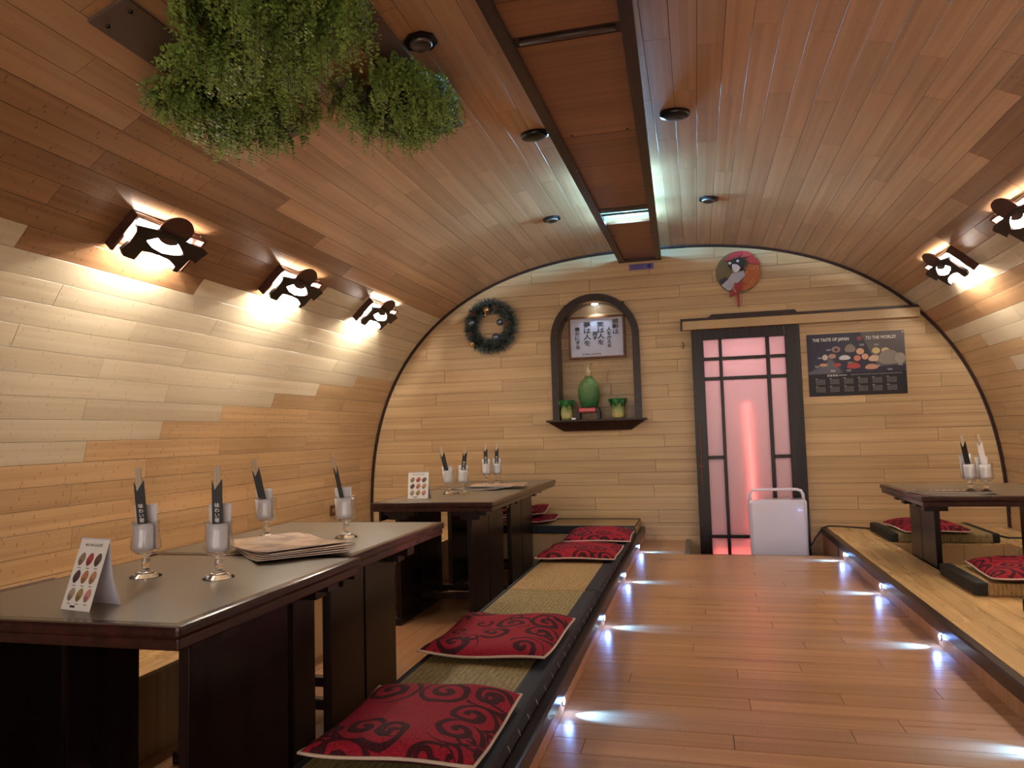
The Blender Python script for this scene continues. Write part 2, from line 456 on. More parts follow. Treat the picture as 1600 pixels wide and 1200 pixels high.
# lettering: font curves turned to flat meshes
_fc = None
def text_mesh(body, size, align='CENTER', extrude=0.0, bold=0.0):
    c = bpy.data.curves.new('lettering', 'FONT'); c.body = body; c.size = size; c.align_x = align; c.align_y = 'CENTER'
    c.resolution_u = 2; c.extrude = extrude; c.offset = bold
    o = bpy.data.objects.new('lettering', c); COL.objects.link(o)
    bpy.context.view_layer.update()
    me = bpy.data.meshes.new_from_object(o.evaluated_get(bpy.context.evaluated_depsgraph_get()))
    bpy.data.objects.remove(o); bpy.data.curves.remove(c)
    return me
TXT = {}
for key, body, size in (('sleeve', '\u5473\n\u308f\n\u3044\n\u7bb8', 0.017), ('p1', 'THE TASTE OF JAPAN', 0.047), ('p2', 'TO THE WORLD!', 0.047), ('mochi', 'MOCHIS GLAC\u00c9S', 0.0105),
                        ('k1', '\u611f\n\u52d5\n\u306f', 0.062), ('k2', '\u4eba\n\u3092\n\u304b\n\u3048\n\u308b', 0.046), ('k3', '\u7b11\n\u306f\n\u4eba\n\u3092', 0.066),
                        ('k4', '\u6f64\n\u3059', 0.052), ('k5', '\u5922\n\u306f\n\u4eba\n\u3092', 0.066), ('k6', '\u8c4a\n\u304b\n\u306b\n\u3059\n\u308b', 0.05)):
    TXT[key] = text_mesh(body, size, bold=0.0011 if key[0] == 'k' else (0.0009 if key[0] == 'p' else 0.0002))
def lettering(key, mat, parent, mtx, name='lettering'):
    me = TXT[key].copy(); me.materials.clear()
    o = link(name, me, mat, parent); o.matrix_local = mtx; return o

# ------------------------------------------------------------------ planks
_PL = {}
def plank_mesh(l, w, th=0.012):
    k = (round(l, 3), round(w, 4), th)
    if k not in _PL:
        a, b, c = l / 2 - 0.0011, w / 2 - 0.0011, 0.0004
        vs = []
        for (ax, bx, z) in ((a - c, b - c, 0), (a, b, -c), (a, b, -th)):
            vs += [(-ax, -bx, z), (ax, -bx, z), (ax, bx, z), (-ax, bx, z)]
        fs = [(0, 1, 2, 3)]
        for q in (0, 4):
            for i in range(4): fs.append((q + i, q + 4 + i, q + 4 + (i + 1) % 4, q + (i + 1) % 4))
        _PL[k] = (vs, fs, {})
    return _PL[k]
def plank(parent, mat, l, w, mtx, name='plank'):
    vs, fs, meshes = plank_mesh(l, w)
    if mat not in meshes:
        me = bpy.data.meshes.new(name); me.from_pydata(vs, [], fs); me.materials.append(M[mat]); me.update(); meshes[mat] = me
    o = bpy.data.objects.new(name, meshes[mat]); COL.objects.link(o); o.parent = parent; o.matrix_local = mtx
    return o
def basis(x, y, z, o):
    return Matrix(((x[0], y[0], z[0], o[0]), (x[1], y[1], z[1], o[1]), (x[2], y[2], z[2], o[2]), (0, 0, 0, 1)))

# ------------------------------------------------------------------ the vault: wall_left, ceiling, wall_right
P_ROW, S0, PLEN = 0.1075, 0.046, 1.07
YN = 0.9
def shell(name, s0, s1, y0=-2.6):
    mb = MB(); n = 40; vs = []; fs = []
    for i in range(n + 1):
        s = s0 + (s1 - s0) * i / n; x, z = at_s(s); t, nn = frame_s(min(max(s, 0.02), STOT - 0.02))
        for y in (y0, DW):
            vs.append((x - nn.x * 0.0125, y, z - nn.z * 0.0125))
        for y in (y0, DW):
            vs.append((x - nn.x * 0.05, y, z - nn.z * 0.05))
    for i in range(n):
        a, b = i * 4, i * 4 + 4
        fs += [(a, a + 1, b + 1, b), (a + 2, b + 2, b + 3, a + 3)]
    mb.add(vs, fs, True)
    return struct(mb.obj(name, 'joint'))
K1, K2, KEND = 26, 51, 76
wall_left = shell('wall_left', 0.0, S0 + P_ROW * K1)
ceiling = shell('ceiling', S0 + P_ROW * K1, S0 + P_ROW * K2)
wall_right = shell('wall_right', S0 + P_ROW * K2, STOT)
OFF = {6: .907, 7: .345, 8: .845, 9: .31, 10: .866, 11: .35, 12: .97, 13: .46, 14: .99, 15: .16, 16: .69, 17: .17, 18: .72, 19: .21, 20: .74, 21: .19,
       53: 3.235 - 3.21, 54: 3.83 - 3.21, 55: 4.4 - 4.28, 63: 5.9 - 5.35, 64: .02, 65: 5.7 - 5.35}
CARB_FROM = {6: 3.047, 7: 3.555, 8: 4.055, 9: 4.59, 10: 5.146, 11: 5.70, 63: 5.9, 64: 5.37, 65: 5.7}      # carbonised beyond this depth
CARB_TO = {16: 3.90, 17: 4.45, 18: 5.0, 19: 4.49, 20: 3.95, 21: 3.40, 53: 3.235, 54: 3.83, 55: 4.4, 56: 4.93, 57: 4.5, 58: 3.95, 59: 3.4}   # carbonised nearer than this
def tone(k, y):
    if k < 6 or k > 65: return 'carb'
    if k == 15: return 'dark' if 2.30 < y < 3.37 else 'pale'
    if k == 21 and y < 2.31: return 'ceil'
    if k in CARB_FROM: return 'carb' if y > CARB_FROM[k] else 'pale'
    if k in CARB_TO: return 'dark' if y < CARB_TO[k] else ('ceil' if 19 <= k <= 57 else 'pale')
    if k == 39: return 'carb'
    if 22 <= k <= 61: return 'ceil'
    return 'pale'
for k in range(0, KEND + 1):
    sa, sb = S0 + P_ROW * k, min(S0 + P_ROW * (k + 1), STOT)
    if sb - sa < 0.03: continue
    a, b = at_s(sa), at_s(sb)
    w = math.hypot(b[0] - a[0], b[1] - a[1])
    t = Vector(((b[0] - a[0]) / w, 0, (b[1] - a[1]) / w)); n = Vector((t.z, 0, -t.x))
    mid = ((a[0] + b[0]) / 2, (a[1] + b[1]) / 2)
    par = wall_left if k < K1 else (ceiling if k < K2 else wall_right)
    off = OFF.get(k, ((0.31 if k % 2 else 0.85) + R.uniform(-.12, .12)) % PLEN)
    js = [YN] + [off + PLEN * m for m in range(0, 8) if YN + 0.08 < off + PLEN * m < DW - 0.05] + [DW]
    for y0, y1 in zip(js, js[1:]):
        plank(par, tone(k, (y0 + y1) / 2), y1 - y0, w, basis((0, 1, 0), t, n, (mid[0], (y0 + y1) / 2, mid[1])))
# low boards closing the vault down to the platforms
for nm, x0, x1 in (('baseboard_left', XC - AA - 0.02, XC - AA + 0.002), ('baseboard_right', XC + AA - 0.002, XC + AA + 0.02)):
    struct(MB().box((x0, -2.6, PLAT - 0.02), (x1, DW, ZC + 0.05)).obj(nm, 'carb'))

# ------------------------------------------------------------------ end wall
NX0, NX1, NZ0, NSP, NTOP = -1.247, -0.455, 1.057, 1.785, 2.180      # niche, outer frame
NCX, NRO = (NX0 + NX1) / 2, (NX1 - NX0) / 2
NRI = NRO - 0.062
DX0, DX1, DZ0, DZ1 = -0.011, 0.865, -0.15, 1.79                      # door
wall_end = MB()
wall_end.box((-3.3, DW + 0.0125, -0.3), (NCX - NRI, DW + 0.03, 2.75))
wall_end.box((NCX - NRI, DW + 0.0125, -0.3), (NCX + NRI, DW + 0.03, NZ0))
wall_end.box((NCX + NRI, DW + 0.0125, -0.3), (DX0 + 0.03, DW + 0.03, 2.75))
wall_end.box((DX0 + 0.03, DW + 0.0125, DZ1 - 0.02), (DX1 - 0.03, DW + 0.03, 2.75))
wall_end.box((DX1 - 0.03, DW + 0.0125, -0.3), (2.9, DW + 0.03, 2.75))
arc = [(NCX + NRI * math.cos(a), NSP + NRI * math.sin(a)) for a in [pi * i / 16 for i in range(17)]]
wall_end.prism([(NCX - NRI, 2.75)] + arc[::-1] + [(NCX + NRI, 2.75)], lambda a, b, h: (a, h, b), DW + 0.03, DW + 0.0125)
wall_end = struct(wall_end.obj('wall_end', 'joint'))
PE = 0.1083
def niche_half(z):
    if z < NZ0 - 0.02: return 0.0
    if z <= NSP: return NRI + 0.012
    d = z - NSP
    return math.sqrt(max(0.0, (NRI + 0.012) ** 2 - d * d)) if d < NRI else 0.0
zr = 1.124 - PE * 12
row = 0
while zr < 2.60:
    z0, z1 = zr, zr + PE
    zr += PE; row += 1
    if z1 < -0.16: continue
    zm = (z0 + z1) / 2
    xl = vault_x(max(z0, ZC), -1) - 0.01; xr = vault_x(max(z0, ZC), 1) + 0.01
    if z0 > ZC + BB - 0.005: break
    solid = [(xl, xr)]
    h = max(niche_half(z0 + 0.01), niche_half(z1 - 0.01)) if NZ0 - 0.06 < zm < NSP + NRI else 0
    cuts = []
    if h > 0: cuts.append((NCX - h, NCX + h))
    if z0 < DZ1 - 0.05: cuts.append((DX0 + 0.02, DX1 - 0.02))
    off = (0.02 if row % 2 else 0.55) + R.uniform(-.16, .16)
    js = [xl] + [j for j in [-4 + off + PLEN * m for m in range(9)] if xl + .06 < j < xr - .06] + [xr]
    segs = list(zip(js, js[1:]))
    for c0, c1 in cuts:
        new = []
        for p, q in segs:
            if q <= c0 or p >= c1: new.append((p, q)); continue
            if c0 - p > 0.015: new.append((p, c0))
            if q - c1 > 0.015: new.append((c1, q))
        segs = new
    for p, q in segs:
        plank(wall_end, 'endw', q - p, PE, basis((1, 0, 0), (0, 0, 1), (0, -1, 0), ((p + q) / 2, DW, zm)))
# dark arch moulding where vault and end wall meet
pts = [at_s(STOT * i / 96) for i in range(97)]
pts = [(pts[0][0], PLAT)] + pts + [(pts[-1][0], PLAT)]
mb = MB(); vs = []; fs = []
for x, z in pts:
    d = Vector((XC - x, 0, 0.9 - z)).normalized()
    for w, y in ((-0.008, DW), (0.020, DW), (0.020, DW - 0.02), (0.012, DW - 0.028), (-0.008, DW - 0.028)):
        vs.append((x + d.x * w, y, z + d.z * w))
for i in range(len(pts) - 1):
    for j in range(5):
        a = i * 5; b = a + 5; fs.append((a + j, a + (j + 1) % 5, b + (j + 1) % 5, b + j))
struct(mb.add(vs, fs).obj('trim_1', 'trim'))

# ------------------------------------------------------------------ aisle floor, pit, platforms
PITX, PITY, PITZ = -0.125, 5.785, -0.15
floor = MB()
floor.box((XL, -2.6, -0.10), (XR, PITY, -0.0125)); floor.box((XL, PITY, -0.10), (PITX, DW, -0.0125))
floor.box((PITX, PITY - 0.02, PITZ - 0.03), (XR, DW, PITZ)); floor.box((PITX, PITY - 0.02, PITZ), (XR, PITY, -0.013))
floor.box((PITX - 0.02, PITY, PITZ), (PITX, DW, -0.013))
floor = struct(floor.obj('floor', 'joint'))
PF = 0.1075
k = 0; y = 1.24
while y < DW - 0.01:
    y1 = min(y + PF, DW); y1 = PITY if y < PITY - 0.03 < y1 else y1
    xe = XR if y1 <= PITY + 1e-6 else PITX - 0.002
    if y < PITY < y1: xe = PITX
    off = (0.10 if k % 3 == 0 else (0.52 if k % 3 == 1 else 0.86)) + R.uniform(-.12, .12)
    js = [XL] + [j for j in (XL + off - 1.07, XL + off, XL + off + 1.07) if XL + .1 < j < xe - .08] + [xe]
    for p, q in zip(js, js[1:]):
        plank(floor, 'floor', q - p, y1 - y, basis((1, 0, 0), (0, 1, 0), (0, 0, 1), ((p + q) / 2, (y + y1) / 2, 0)))
    y = y1; k += 1
struct(MB().cbox((PITX, PITY - 0.005, -0.02), (PITX + 0.035, DW, 0.012), 0.004).obj('trim_2', 'steel'))
struct(MB().box((PITX + 0.035, PITY - 0.012, -0.022), (XR - 0.001, PITY + 0.001, 0.001)).obj('trim_3', 'trim'))

TRZ = -0.19
LTX0, LTX1, LTY0, LTY1 = -1.98, -0.965, 0.6, 6.0         # left leg well
RTX0, RTX1, RTY0, RTY1 = 1.29, 2.02, 4.52, 5.66           # right leg well
XWL, XWR = XC - AA - 0.03, XC + AA + 0.03
left = MB()
for (a, b) in (((LTX1, -2.6), (XL - 0.012, LTY1)), ((XWL, LTY1), (XL - 0.012, DW)), ((XWL, -2.6), (LTX0, LTY1)), ((LTX0, -2.6), (LTX1, LTY0))):
    left.box((a[0], a[1], TRZ - 0.05), (b[0], b[1], PLAT - 0.0125))
left.box((LTX0, LTY0, TRZ - 0.05), (LTX1, LTY1, TRZ - 0.0125))
plat_left = struct(left.obj('platform_floor_left', 'carb'))
right = MB()
for (a, b) in (((XR + 0.012, -2.6), (RTX0, DW)), ((RTX0, -2.6), (XWR, RTY0)), ((RTX0, RTY1), (XWR, DW)), ((RTX1, RTY0), (XWR, RTY1))):
    right.box((a[0], a[1], TRZ - 0.05), (b[0], b[1], PLAT - 0.0125))
right.box((RTX0, RTY0, TRZ - 0.05), (RTX1, RTY1, TRZ))
plat_right = struct(right.obj('platform_floor_right', 'carb'))
def deck(par, x0, x1, y0, y1, z, mat='plat', w=0.1075, ymin=1.2):
    n = max(1, round((x1 - x0) / w)); w = (x1 - x0) / n
    y0 = max(y0, ymin)
    for i in range(n):
        off = R.uniform(0, PLEN)
        js = [y0] + [j for j in [off - 1 + PLEN * m for m in range(9)] if y0 + .1 < j < y1 - .1] + [y1]
        for p, q in zip(js, js[1:]):
            plank(par, mat, q - p, w, basis((0, 1, 0), (-1, 0, 0), (0, 0, 1), (x0 + (i + .5) * w, (p + q) / 2, z)))
deck(plat_left, LTX1, XL - 0.03, 1.2, LTY1, PLAT)
deck(plat_left, -2.3, XL - 0.03, LTY1, DW, PLAT)
deck(plat_left, -3.0, LTX0, 1.2, LTY1, PLAT)
deck(plat_left, LTX0, LTX1, LTY0, LTY1, TRZ, 'floor')
deck(plat_right, XR + 0.03, RTX0, 1.8, DW, PLAT)
deck(plat_right, RTX0, 2.30, 2.4, RTY0, PLAT)
deck(plat_right, RTX0, 2.30, RTY1, DW, PLAT)
deck(plat_right, RTX1, 2.30, RTY0, RTY1, PLAT)
# risers with dark nosings
struct(MB().box((XL - 0.012, -2.6, -0.05), (XL, DW, PLAT - 0.03)).obj('trim_4', 'floor'))
struct(MB().box((XR, -2.6, -0.17), (XR + 0.012, DW, PLAT - 0.03)).obj('trim_5', 'floor'))
for nm, xa, xb, ya in (('trim_6', XL - 0.032, XL + 0.012, DW - 0.02), ('trim_7', XR - 0.012, XR + 0.032, DW - 0.02)):
    o = MB().cbox((xa, -2.6, PLAT - 0.052), (xb, ya, PLAT + 0.004), 0.008).obj(nm, 'trim'); struct(o)
struct(MB().box((XR - 0.004, PITY, -0.16), (XR + 0.001, PITY + 0.03, PLAT - 0.05)).obj('trim_8', 'trim'))

# ------------------------------------------------------------------ sliding door, rail, hall behind
door = struct(empty('door_1', (0, DW - 0.045, 0)))
dy0, dy1 = -0.02, 0.02
def dbar(name, x0, x1, z0, z1, y0=dy0, y1=dy1, mat='ebony'):
    return MB().cbox((x0, y0, z0), (x1, y1, z1), 0.003).obj(name, mat, door)
dbar('stile', DX0, 0.087, DZ0, DZ1); dbar('stile', 0.745, DX1, DZ0, DZ1)
dbar('top_rail', 0.087, 0.745, 1.703, DZ1)
dbar('bottom_rail', 0.087, 0.745, DZ0, DZ0 + 0.03)
for x0, x1 in ((0.212, 0.238), (0.591, 0.622)): dbar('glazing_bar', x0, x1, DZ0 + 0.03, 1.703, -0.016, 0.012)
for z0, z1 in ((1.524, 1.552), (1.355, 1.383), (0.027, 0.053)): dbar('glazing_bar', 0.087, 0.745, z0, z1, -0.014, 0.012)
for x0, x1 in ((0.087, 0.212), (0.622, 0.745)): dbar('glazing_bar', x0, x1, 0.688, 0.715, -0.014, 0.012)
cols = ((0.087, 0.212), (0.238, 0.591), (0.622, 0.745))
rows_ = ((DZ0 + .03, .027), (.053, 1.355), (1.383, 1.524), (1.552, 1.703))
for ci, (x0, x1) in enumerate(cols):
    for ri, (z0, z1) in enumerate(rows_):
        zz = [(z0, z1)] if (ri != 1 or ci == 1) else [(z0, .688), (.715, z1)]
        for a, b in zz:
            MB().box((x0 - .006, 0.002, a - .006), (x1 + .006, 0.006, b + .006)).obj('frosted_pane', 'frost', door)
hd = MB().cbox((0.018, -0.045, 0.47), (0.036, -0.033, 0.99), 0.004)
for z in (0.50, 0.96): hd.box((0.021, -0.035, z - .012), (0.033, -0.018, z + .012))
hd.box((0.008, -0.04, 0.62), (0.046, -0.036, 0.645))
hd.obj('door_handle', 'brass', door)
# hall behind the frosted panes with its red neon tubes
hall = MB()
hx0, hx1, hy1 = -0.10, 0.95, DW + 0.75
hall.box((hx0, hy1, -0.2), (hx1, hy1 + .03, 1.9)); hall.box((hx0 - .03, DW + 0.031, -0.2), (hx0, hy1, 1.9)); hall.box((hx1, DW + 0.031, -0.2), (hx1 + .03, hy1, 1.9))
hall.box((hx0, DW + 0.031, 1.86), (hx1, hy1, 1.9)); hall.box((hx0, DW + 0.031, -0.2), (hx1, hy1, -0.16))
struct(hall.obj('wall_hall', 'hall'))
tag(MB().tube([(0.425, DW - .018, -.05), (0.435, DW - .018, .45), (0.415, DW - .012, 1.15)], 0.006).obj('neon_tube', 'redled'), 'upright red glowing tube behind the frosted door panes', 'neon tube')
tag(MB().tube([(0.10, DW - .0, -.10), (0.73, DW - .0, -.10)], 0.007).obj('neon_tube', 'redled'), 'level red glowing tube at the foot of the frosted door', 'neon tube')
hl = tag(MB().lathe([(0.05, 0.0), (0.05, -0.02), (0.02, -0.03)], 16).obj('unseen_hall_lamp', 'redled', None, (0.40, DW + 0.40, 1.858)), 'added round pink lamp, unseen on the hall ceiling behind the door', 'lamp')  # unseen lamp added to light the frosted panes pink from behind
light('unseen_hall_light', 'AREA', (0, 0, -0.04), 1.0, (1.0, 0.46, 0.52), hl, shape='DISK', size=0.3)

rail = thing('door_rail', 'long bamboo sliding rail with dark top strip above the door', 'rail', (0, DW, 0))
MB().cbox((-0.083, -0.075, 1.797), (1.775, -0.001, 1.872), 0.003).obj('rail_board', 'endw', rail)
MB().cbox((-0.097, -0.082, 1.872), (1.775, -0.001, 1.893), 0.003).obj('rail_cap', 'trim', rail)
MB().box((-0.097, -0.082, 1.797), (-0.083, -0.001, 1.872)).obj('end_cap', 'trim', rail)
MB().prism([(0.13, 1.893), (0.86, 1.893), (0.835, 1.922), (0.168, 1.922)], lambda a, b, h: (a, h, b), -0.001, -0.05).obj('cover_strip', 'trim', rail)
hk = [(-0.09, DW - .004, 1.70), (-0.08, DW - .015, 1.69), (-0.075, DW - .018, 1.66), (-0.085, DW - .018, 1.645), (-0.092, DW - .012, 1.655)]
tag(MB().tube(hk, 0.003, 6).obj('wall_hook', 'blackp'), 'tiny dark wire hook on the wall beside the door', 'hook')

# ------------------------------------------------------------------ niche
niche = thing('display_niche', 'arched wall niche with dark frame and small blue-white lamp', 'niche', (NCX, DW, NZ0))
def ring(r0, r1, y0, y1, zs, zbot, n=28):
    """arched band (jambs + half ring), local to the niche"""
    out = []
    path = [(-1, zbot)] + [(-math.cos(pi * i / n), None) for i in range(n + 1)] + [(1, zbot)]
    vs = []; fs = []
    ang = [None] + [pi - pi * i / n for i in range(n + 1)] + [None]
    for i, a in enumerate(ang):
        for r, y in ((r0, y0), (r1, y0), (r1, y1), (r0, y1)):
            if a is None: x, z = (-r if i == 0 else r), zbot
            else: x, z = r * math.cos(a), zs + r * math.sin(a)
            vs.append((x, y, z))
    for i in range(len(ang) - 1):
        for j in range(4):
            p, q = i * 4, i * 4 + 4; fs.append((p + j, p + (j + 1) % 4, q + (j + 1) % 4, q + j))
    fs += [(0, 3, 2, 1), tuple(len(vs) - 4 + j for j in range(4))]
    return MB().add(vs, fs)
ring(NRI, NRO, -0.035, 0.0, NSP - NZ0, 0.0).obj('arch_frame', 'trim', niche)
ring(NRI, NRI + 0.012, 0.0, 0.18, NSP - NZ0, -0.01).obj('niche_lining', 'trim', niche)
MB().box((-NRI - .03, 0.178, -0.02), (NRI + .03, 0.19, NSP - NZ0 + NRI + .03)).obj('niche_back', 'joint', niche)
z = 0.0; i = 0
while z < NSP - NZ0 + NRI:
    h = NRI if z + 0.05 < NSP - NZ0 else math.sqrt(max(0.02, NRI ** 2 - max(0, z - (NSP - NZ0)) ** 2))
    j = R.uniform(-.4 * h, .4 * h)
    for p, q in ((-h, j), (j, h)):
        plank(niche, 'carb', q - p, PE, basis((1, 0, 0), (0, 0, 1), (0, -1, 0), ((p + q) / 2, 0.165, z + PE / 2)))
    z += PE
sh = MB().cbox((-0.44, -0.13, -0.018), (0.44, 0.17, 0.0), 0.004)
sh.obj('shelf_board', 'trim', niche)
mb = MB(); vs = []
for x, z, d in ((0.425, -0.018, 0.115), (0.30, -0.10, 0.03)):
    vs += [(-x, -d, z), (x, -d, z), (x, -0.001, z), (-x, -0.001, z)]
mb.add(vs, [(0, 1, 2, 3), (7, 6, 5, 4), (0, 4, 5, 1), (1, 5, 6, 2), (2, 6, 7, 3), (3, 7, 4, 0)]).obj('shelf_moulding', 'trim', niche)
ld = MB().lathe([(0.028, 0), (0.028, -0.012), (0.02, -0.014)], 20).obj('niche_lamp', 'led', niche, (0, 0.085, NSP - NZ0 + NRI - 0.006))
sp = light('niche_light', 'SPOT', (0, 0.085, NSP - NZ0 + NRI - 0.03), 2.0, (0.55, 0.78, 1.0), niche, spot_size=1.9, spot_blend=0.7, shadow_soft_size=0.02)
aim(sp, (0, 0.05, -1))
# calligraphy
pic = thing('framed_calligraphy', 'white calligraphy sheet with black brush characters in brown wooden frame', 'picture', (-0.849, DW + 0.125, 1.807))
W2, H2 = 0.258, 0.196
for (a, b) in (((-W2, -H2), (W2, -H2 + .02)), ((-W2, H2 - .02), (W2, H2)), ((-W2, -H2 + .02), (-W2 + .02, H2 - .02)), ((W2 - .02, -H2 + .02), (W2, H2 - .02))):
    MB().cbox((a[0], -0.012, a[1]), (b[0], 0.012, b[1]), 0.003).obj('frame_bar', 'framew', pic)
MB().box((-W2 + .018, 0.0, -H2 + .018), (W2 - .018, 0.008, H2 - .018)).obj('sheet', 'card', pic)
FACE = basis((1, 0, 0), (0, 0, 1), (0, -1, 0), (0, 0, 0))
for key, x, z, sc in (('k1', 0.175, 0.085, 0.9), ('k2', 0.115, -0.01, 0.95), ('k3', 0.04, 0.03, 0.95), ('k4', -0.015, 0.01, 0.9), ('k5', -0.085, 0.03, 1.0), ('k6', -0.175, -0.005, 0.95)):
    lettering(key, 'ink', pic, Matrix.Translation((x, -0.0012, z)) @ FACE @ Matrix.Diagonal((sc * 1.1, sc * .86, 1, 1)))
mb = MB()
for i in range(9): mb.box((-0.13 + i * .019, -0.0014, -0.158 + R.uniform(-.003, .003)), (-0.13 + i * .019 + R.uniform(.007, .014), -0.0006, -0.150 + R.uniform(-.002, .004)))
mb.obj('signature', 'ink', pic)
MB().box((-W2 + .02, -0.006, -H2 + .02), (W2 - .02, -0.004, H2 - .02)).obj('glazing', 'pane', pic)
# vase on stand, cups
vx, vy = -0.926, DW + 0.02
st = thing('vase_stand', 'dark carved wooden stand with red label under the green vase', 'stand', (vx, vy, NZ0))
MB().cbox((-0.10, -0.05, 0.062), (0.10, 0.05, 0.107), 0.006).obj('stand_top', 'ebony', st)
for sx in (-1, 1):
    for sy in (-1, 1):
        MB().cbox((sx * .09 - .014, sy * .04 - .01, 0), (sx * .09 + .014, sy * .04 + .01, 0.077), 0.004).obj('leg', 'ebony', st)
MB().box((-0.085, -0.0535, 0.066), (0.065, -0.0505, 0.104)).obj('red_plaque', 'redlab', st)
mb = MB()
for i in range(7): mb.box((-0.07 + i * .019, -0.0545, 0.078), (-0.07 + i * .019 + .011, -0.0536, 0.094))
mb.obj('plaque_marks', flat(236, 150, 140), st)
va = thing('jade_vase', 'tall green carved jade vase with pale flared neck in the niche', 'vase', (vx + .005, vy, NZ0 + 0.107))
MB().lathe([(0.066, 0), (0.072, .006), (0.086, 0.05), (0.097, 0.10), (0.099, 0.15), (0.088, 0.20), (0.066, 0.238), (0.044, 0.262), (0.032, 0.28)], 32, wob=lambda i, a: 0.025 * math.sin(5 * a + i)).obj('vase_body', 'vase', va)
MB().lathe([(0.032, 0.28), (0.027, 0.31), (0.024, 0.35), (0.028, 0.375), (0.042, 0.40), (0.036, 0.398), (0.02, 0.37), (0.018, 0.3)], 28).obj('vase_neck', 'vasen', va)
for x, wh in ((-1.13, 'left of the jade vase'), (-0.668, 'right of the jade vase')):
    c = thing('cabbage_cup', 'small ceramic cup shaped like a cabbage, ' + ('beside the left niche jamb' if x < -1 else 'beside the right niche jamb'), 'cup', (x, DW + 0.015, NZ0 + .003), 0.5 if x < -1 else 2.2, group='cabbage cups in the niche')
    MB().lathe([(0.044, 0.0), (0.052, 0.02), (0.056, 0.06), (0.05, 0.10), (0.055, 0.13), (0.07, 0.165), (0.074, 0.175), (0.062, 0.168), (0.045, 0.13), (0.04, 0.03)], 28, wob=lambda i, a: (0.02 + 0.012 * min(i, 7)) * math.sin(6 * a + 0.4 * i)).obj('cup_body', 'cupj', c)
    lf = MB()
    for q in range(6):
        a = q * pi / 3 + .2; d = Vector((math.cos(a), math.sin(a), 0)); e = Vector((-d.y, d.x, 0))
        p = [d * .056 + Vector((0, 0, .10)), d * .075 - e * .022 + Vector((0, 0, .155)), d * .092 + Vector((0, 0, .172)), d * .075 + e * .022 + Vector((0, 0, .155))]
        lf.add(p + [x_ - d * .004 for x_ in p], [(0, 1, 2, 3), (7, 6, 5, 4), (0, 4, 5, 1), (1, 5, 6, 2), (2, 6, 7, 3), (3, 7, 4, 0)], True)
    lf.obj('leaf_rim', flat(44, 104, 46, 0.3), c)
tag(MB().cbox((0, 0, 0), (.035, .02, .018), .003).obj('white_tag', 'white', None, (-1.075, DW - 0.05, NZ0)), 'tiny white card lying beside a cabbage cup on the shelf', 'card')

# ------------------------------------------------------------------ wreath
wr = thing('christmas_wreath', 'frosted dark fir wreath with silver baubles and pine cones on the end wall', 'wreath', (-1.797, DW - 0.05, 1.943))
def wpt(a, q, b): # around the ring, tube radius q, angle b
    rr = 0.19 + q * math.cos(b); return Vector((rr * math.cos(a), -q * math.sin(b), rr * math.sin(a)))
mb = MB(); ring_pts = [(0.19 * math.cos(2 * pi * i / 28), 0, 0.19 * math.sin(2 * pi * i / 28)) for i in range(28)]
mb.tube(ring_pts, 0.032, 8, closed=True); mb.obj('wreath_core', 'leafd', wr)
nd = [MB(), MB()]
for i in range(4200):
    a = R.uniform(0, 2 * pi); b = R.uniform(-0.35, pi + .35); l = R.uniform(0.03, 0.075)
    p = wpt(a, 0.028, b); d = (wpt(a, 0.07, b) - p).normalized() + Vector((R.uniform(-.6, .6), R.uniform(-.35, .35), R.uniform(-.6, .6)))
    d.normalize(); w = d.orthogonal().normalized() * 0.0028
    nd[1 if R.random() < .2 else 0].add([p - w, p + w, p + d * l], [(0, 1, 2)])
nd[0].obj('needles', 'needle', wr)['kind'] = 'stuff'; nd[1].obj('frosted_needles', 'needlew', wr)['kind'] = 'stuff'
for dx, dz, r, m in ((-0.02, .14, .030, 'gold'), (-.165, .03, .030, 'steelblue'), (.105, .02, .027, 'steelblue'), (.065, -.115, .032, 'steelblue'), (-.16, -.165, .022, 'gold'), (-.03, .095, .012, 'gold')):
    MB().sphere((dx, -0.078, dz), r * 1.15, 12).obj('bauble', m, wr)
for dx, dz in ((.055, .155), (-.15, .115), (-.19, -.075), (.17, .005)):
    c = MB()
    for j in range(26):
        a = j * 2.4; q = 0.004 + 0.02 * (1 - j / 26.0); zz = -0.05 - 0.05 * j / 26
        p = Vector((dx + q * math.cos(a), zz, dz + q * math.sin(a)))
        e = Vector((math.cos(a), -.3, math.sin(a))) * .012; s = Vector((-math.sin(a), 0, math.cos(a))) * .007
        c.add([p - s, p + s, p + e, p + Vector((0, -.006, 0))], [(0, 1, 2), (0, 2, 3), (1, 3, 2)])
    c.obj('pine_cone', 'cone', wr)

# ------------------------------------------------------------------ round doll plaque
pq = thing('geisha_plaque', 'round wall plaque of a kimono lady under a red parasol', 'plaque', (0.403, DW - 0.004, 2.276))
def layer(pts, d0, d1, mat, name):
    return MB().prism([(x, z) for x, z in pts], lambda a, b, h: (a, -h, b), d0, d1).obj(name, mat, pq)
def circ(cx, cz, r, n=32, a0=0, a1=2 * pi, sz=1.0):
    full = abs(a1 - a0 - 2 * pi) < 1e-6
    return [(cx + r * math.cos(a0 + (a1 - a0) * i / n), cz + sz * r * math.sin(a0 + (a1 - a0) * i / n)) for i in range(n if full else n + 1)]
layer(circ(0, 0, .182, 40), 0, .012, flat(112, 98, 62), 'plate')
def zp(px, py):  # zoom (1029x1200 of 90x105 px) -> plaque metres
    return ((px - 500) * 0.000465, -(py - 468) * 0.000465)
layer([zp(*p) for p in ((250, 255), (330, 150), (450, 85), (560, 80), (620, 130), (540, 185), (420, 235))], .012, .03, flat(172, 52, 52), 'parasol_fold')
layer([zp(*p) for p in ((560, 80), (680, 100), (770, 165), (740, 190), (640, 205), (545, 205), (620, 130))], .012, .035, flat(186, 70, 60), 'parasol_fold')
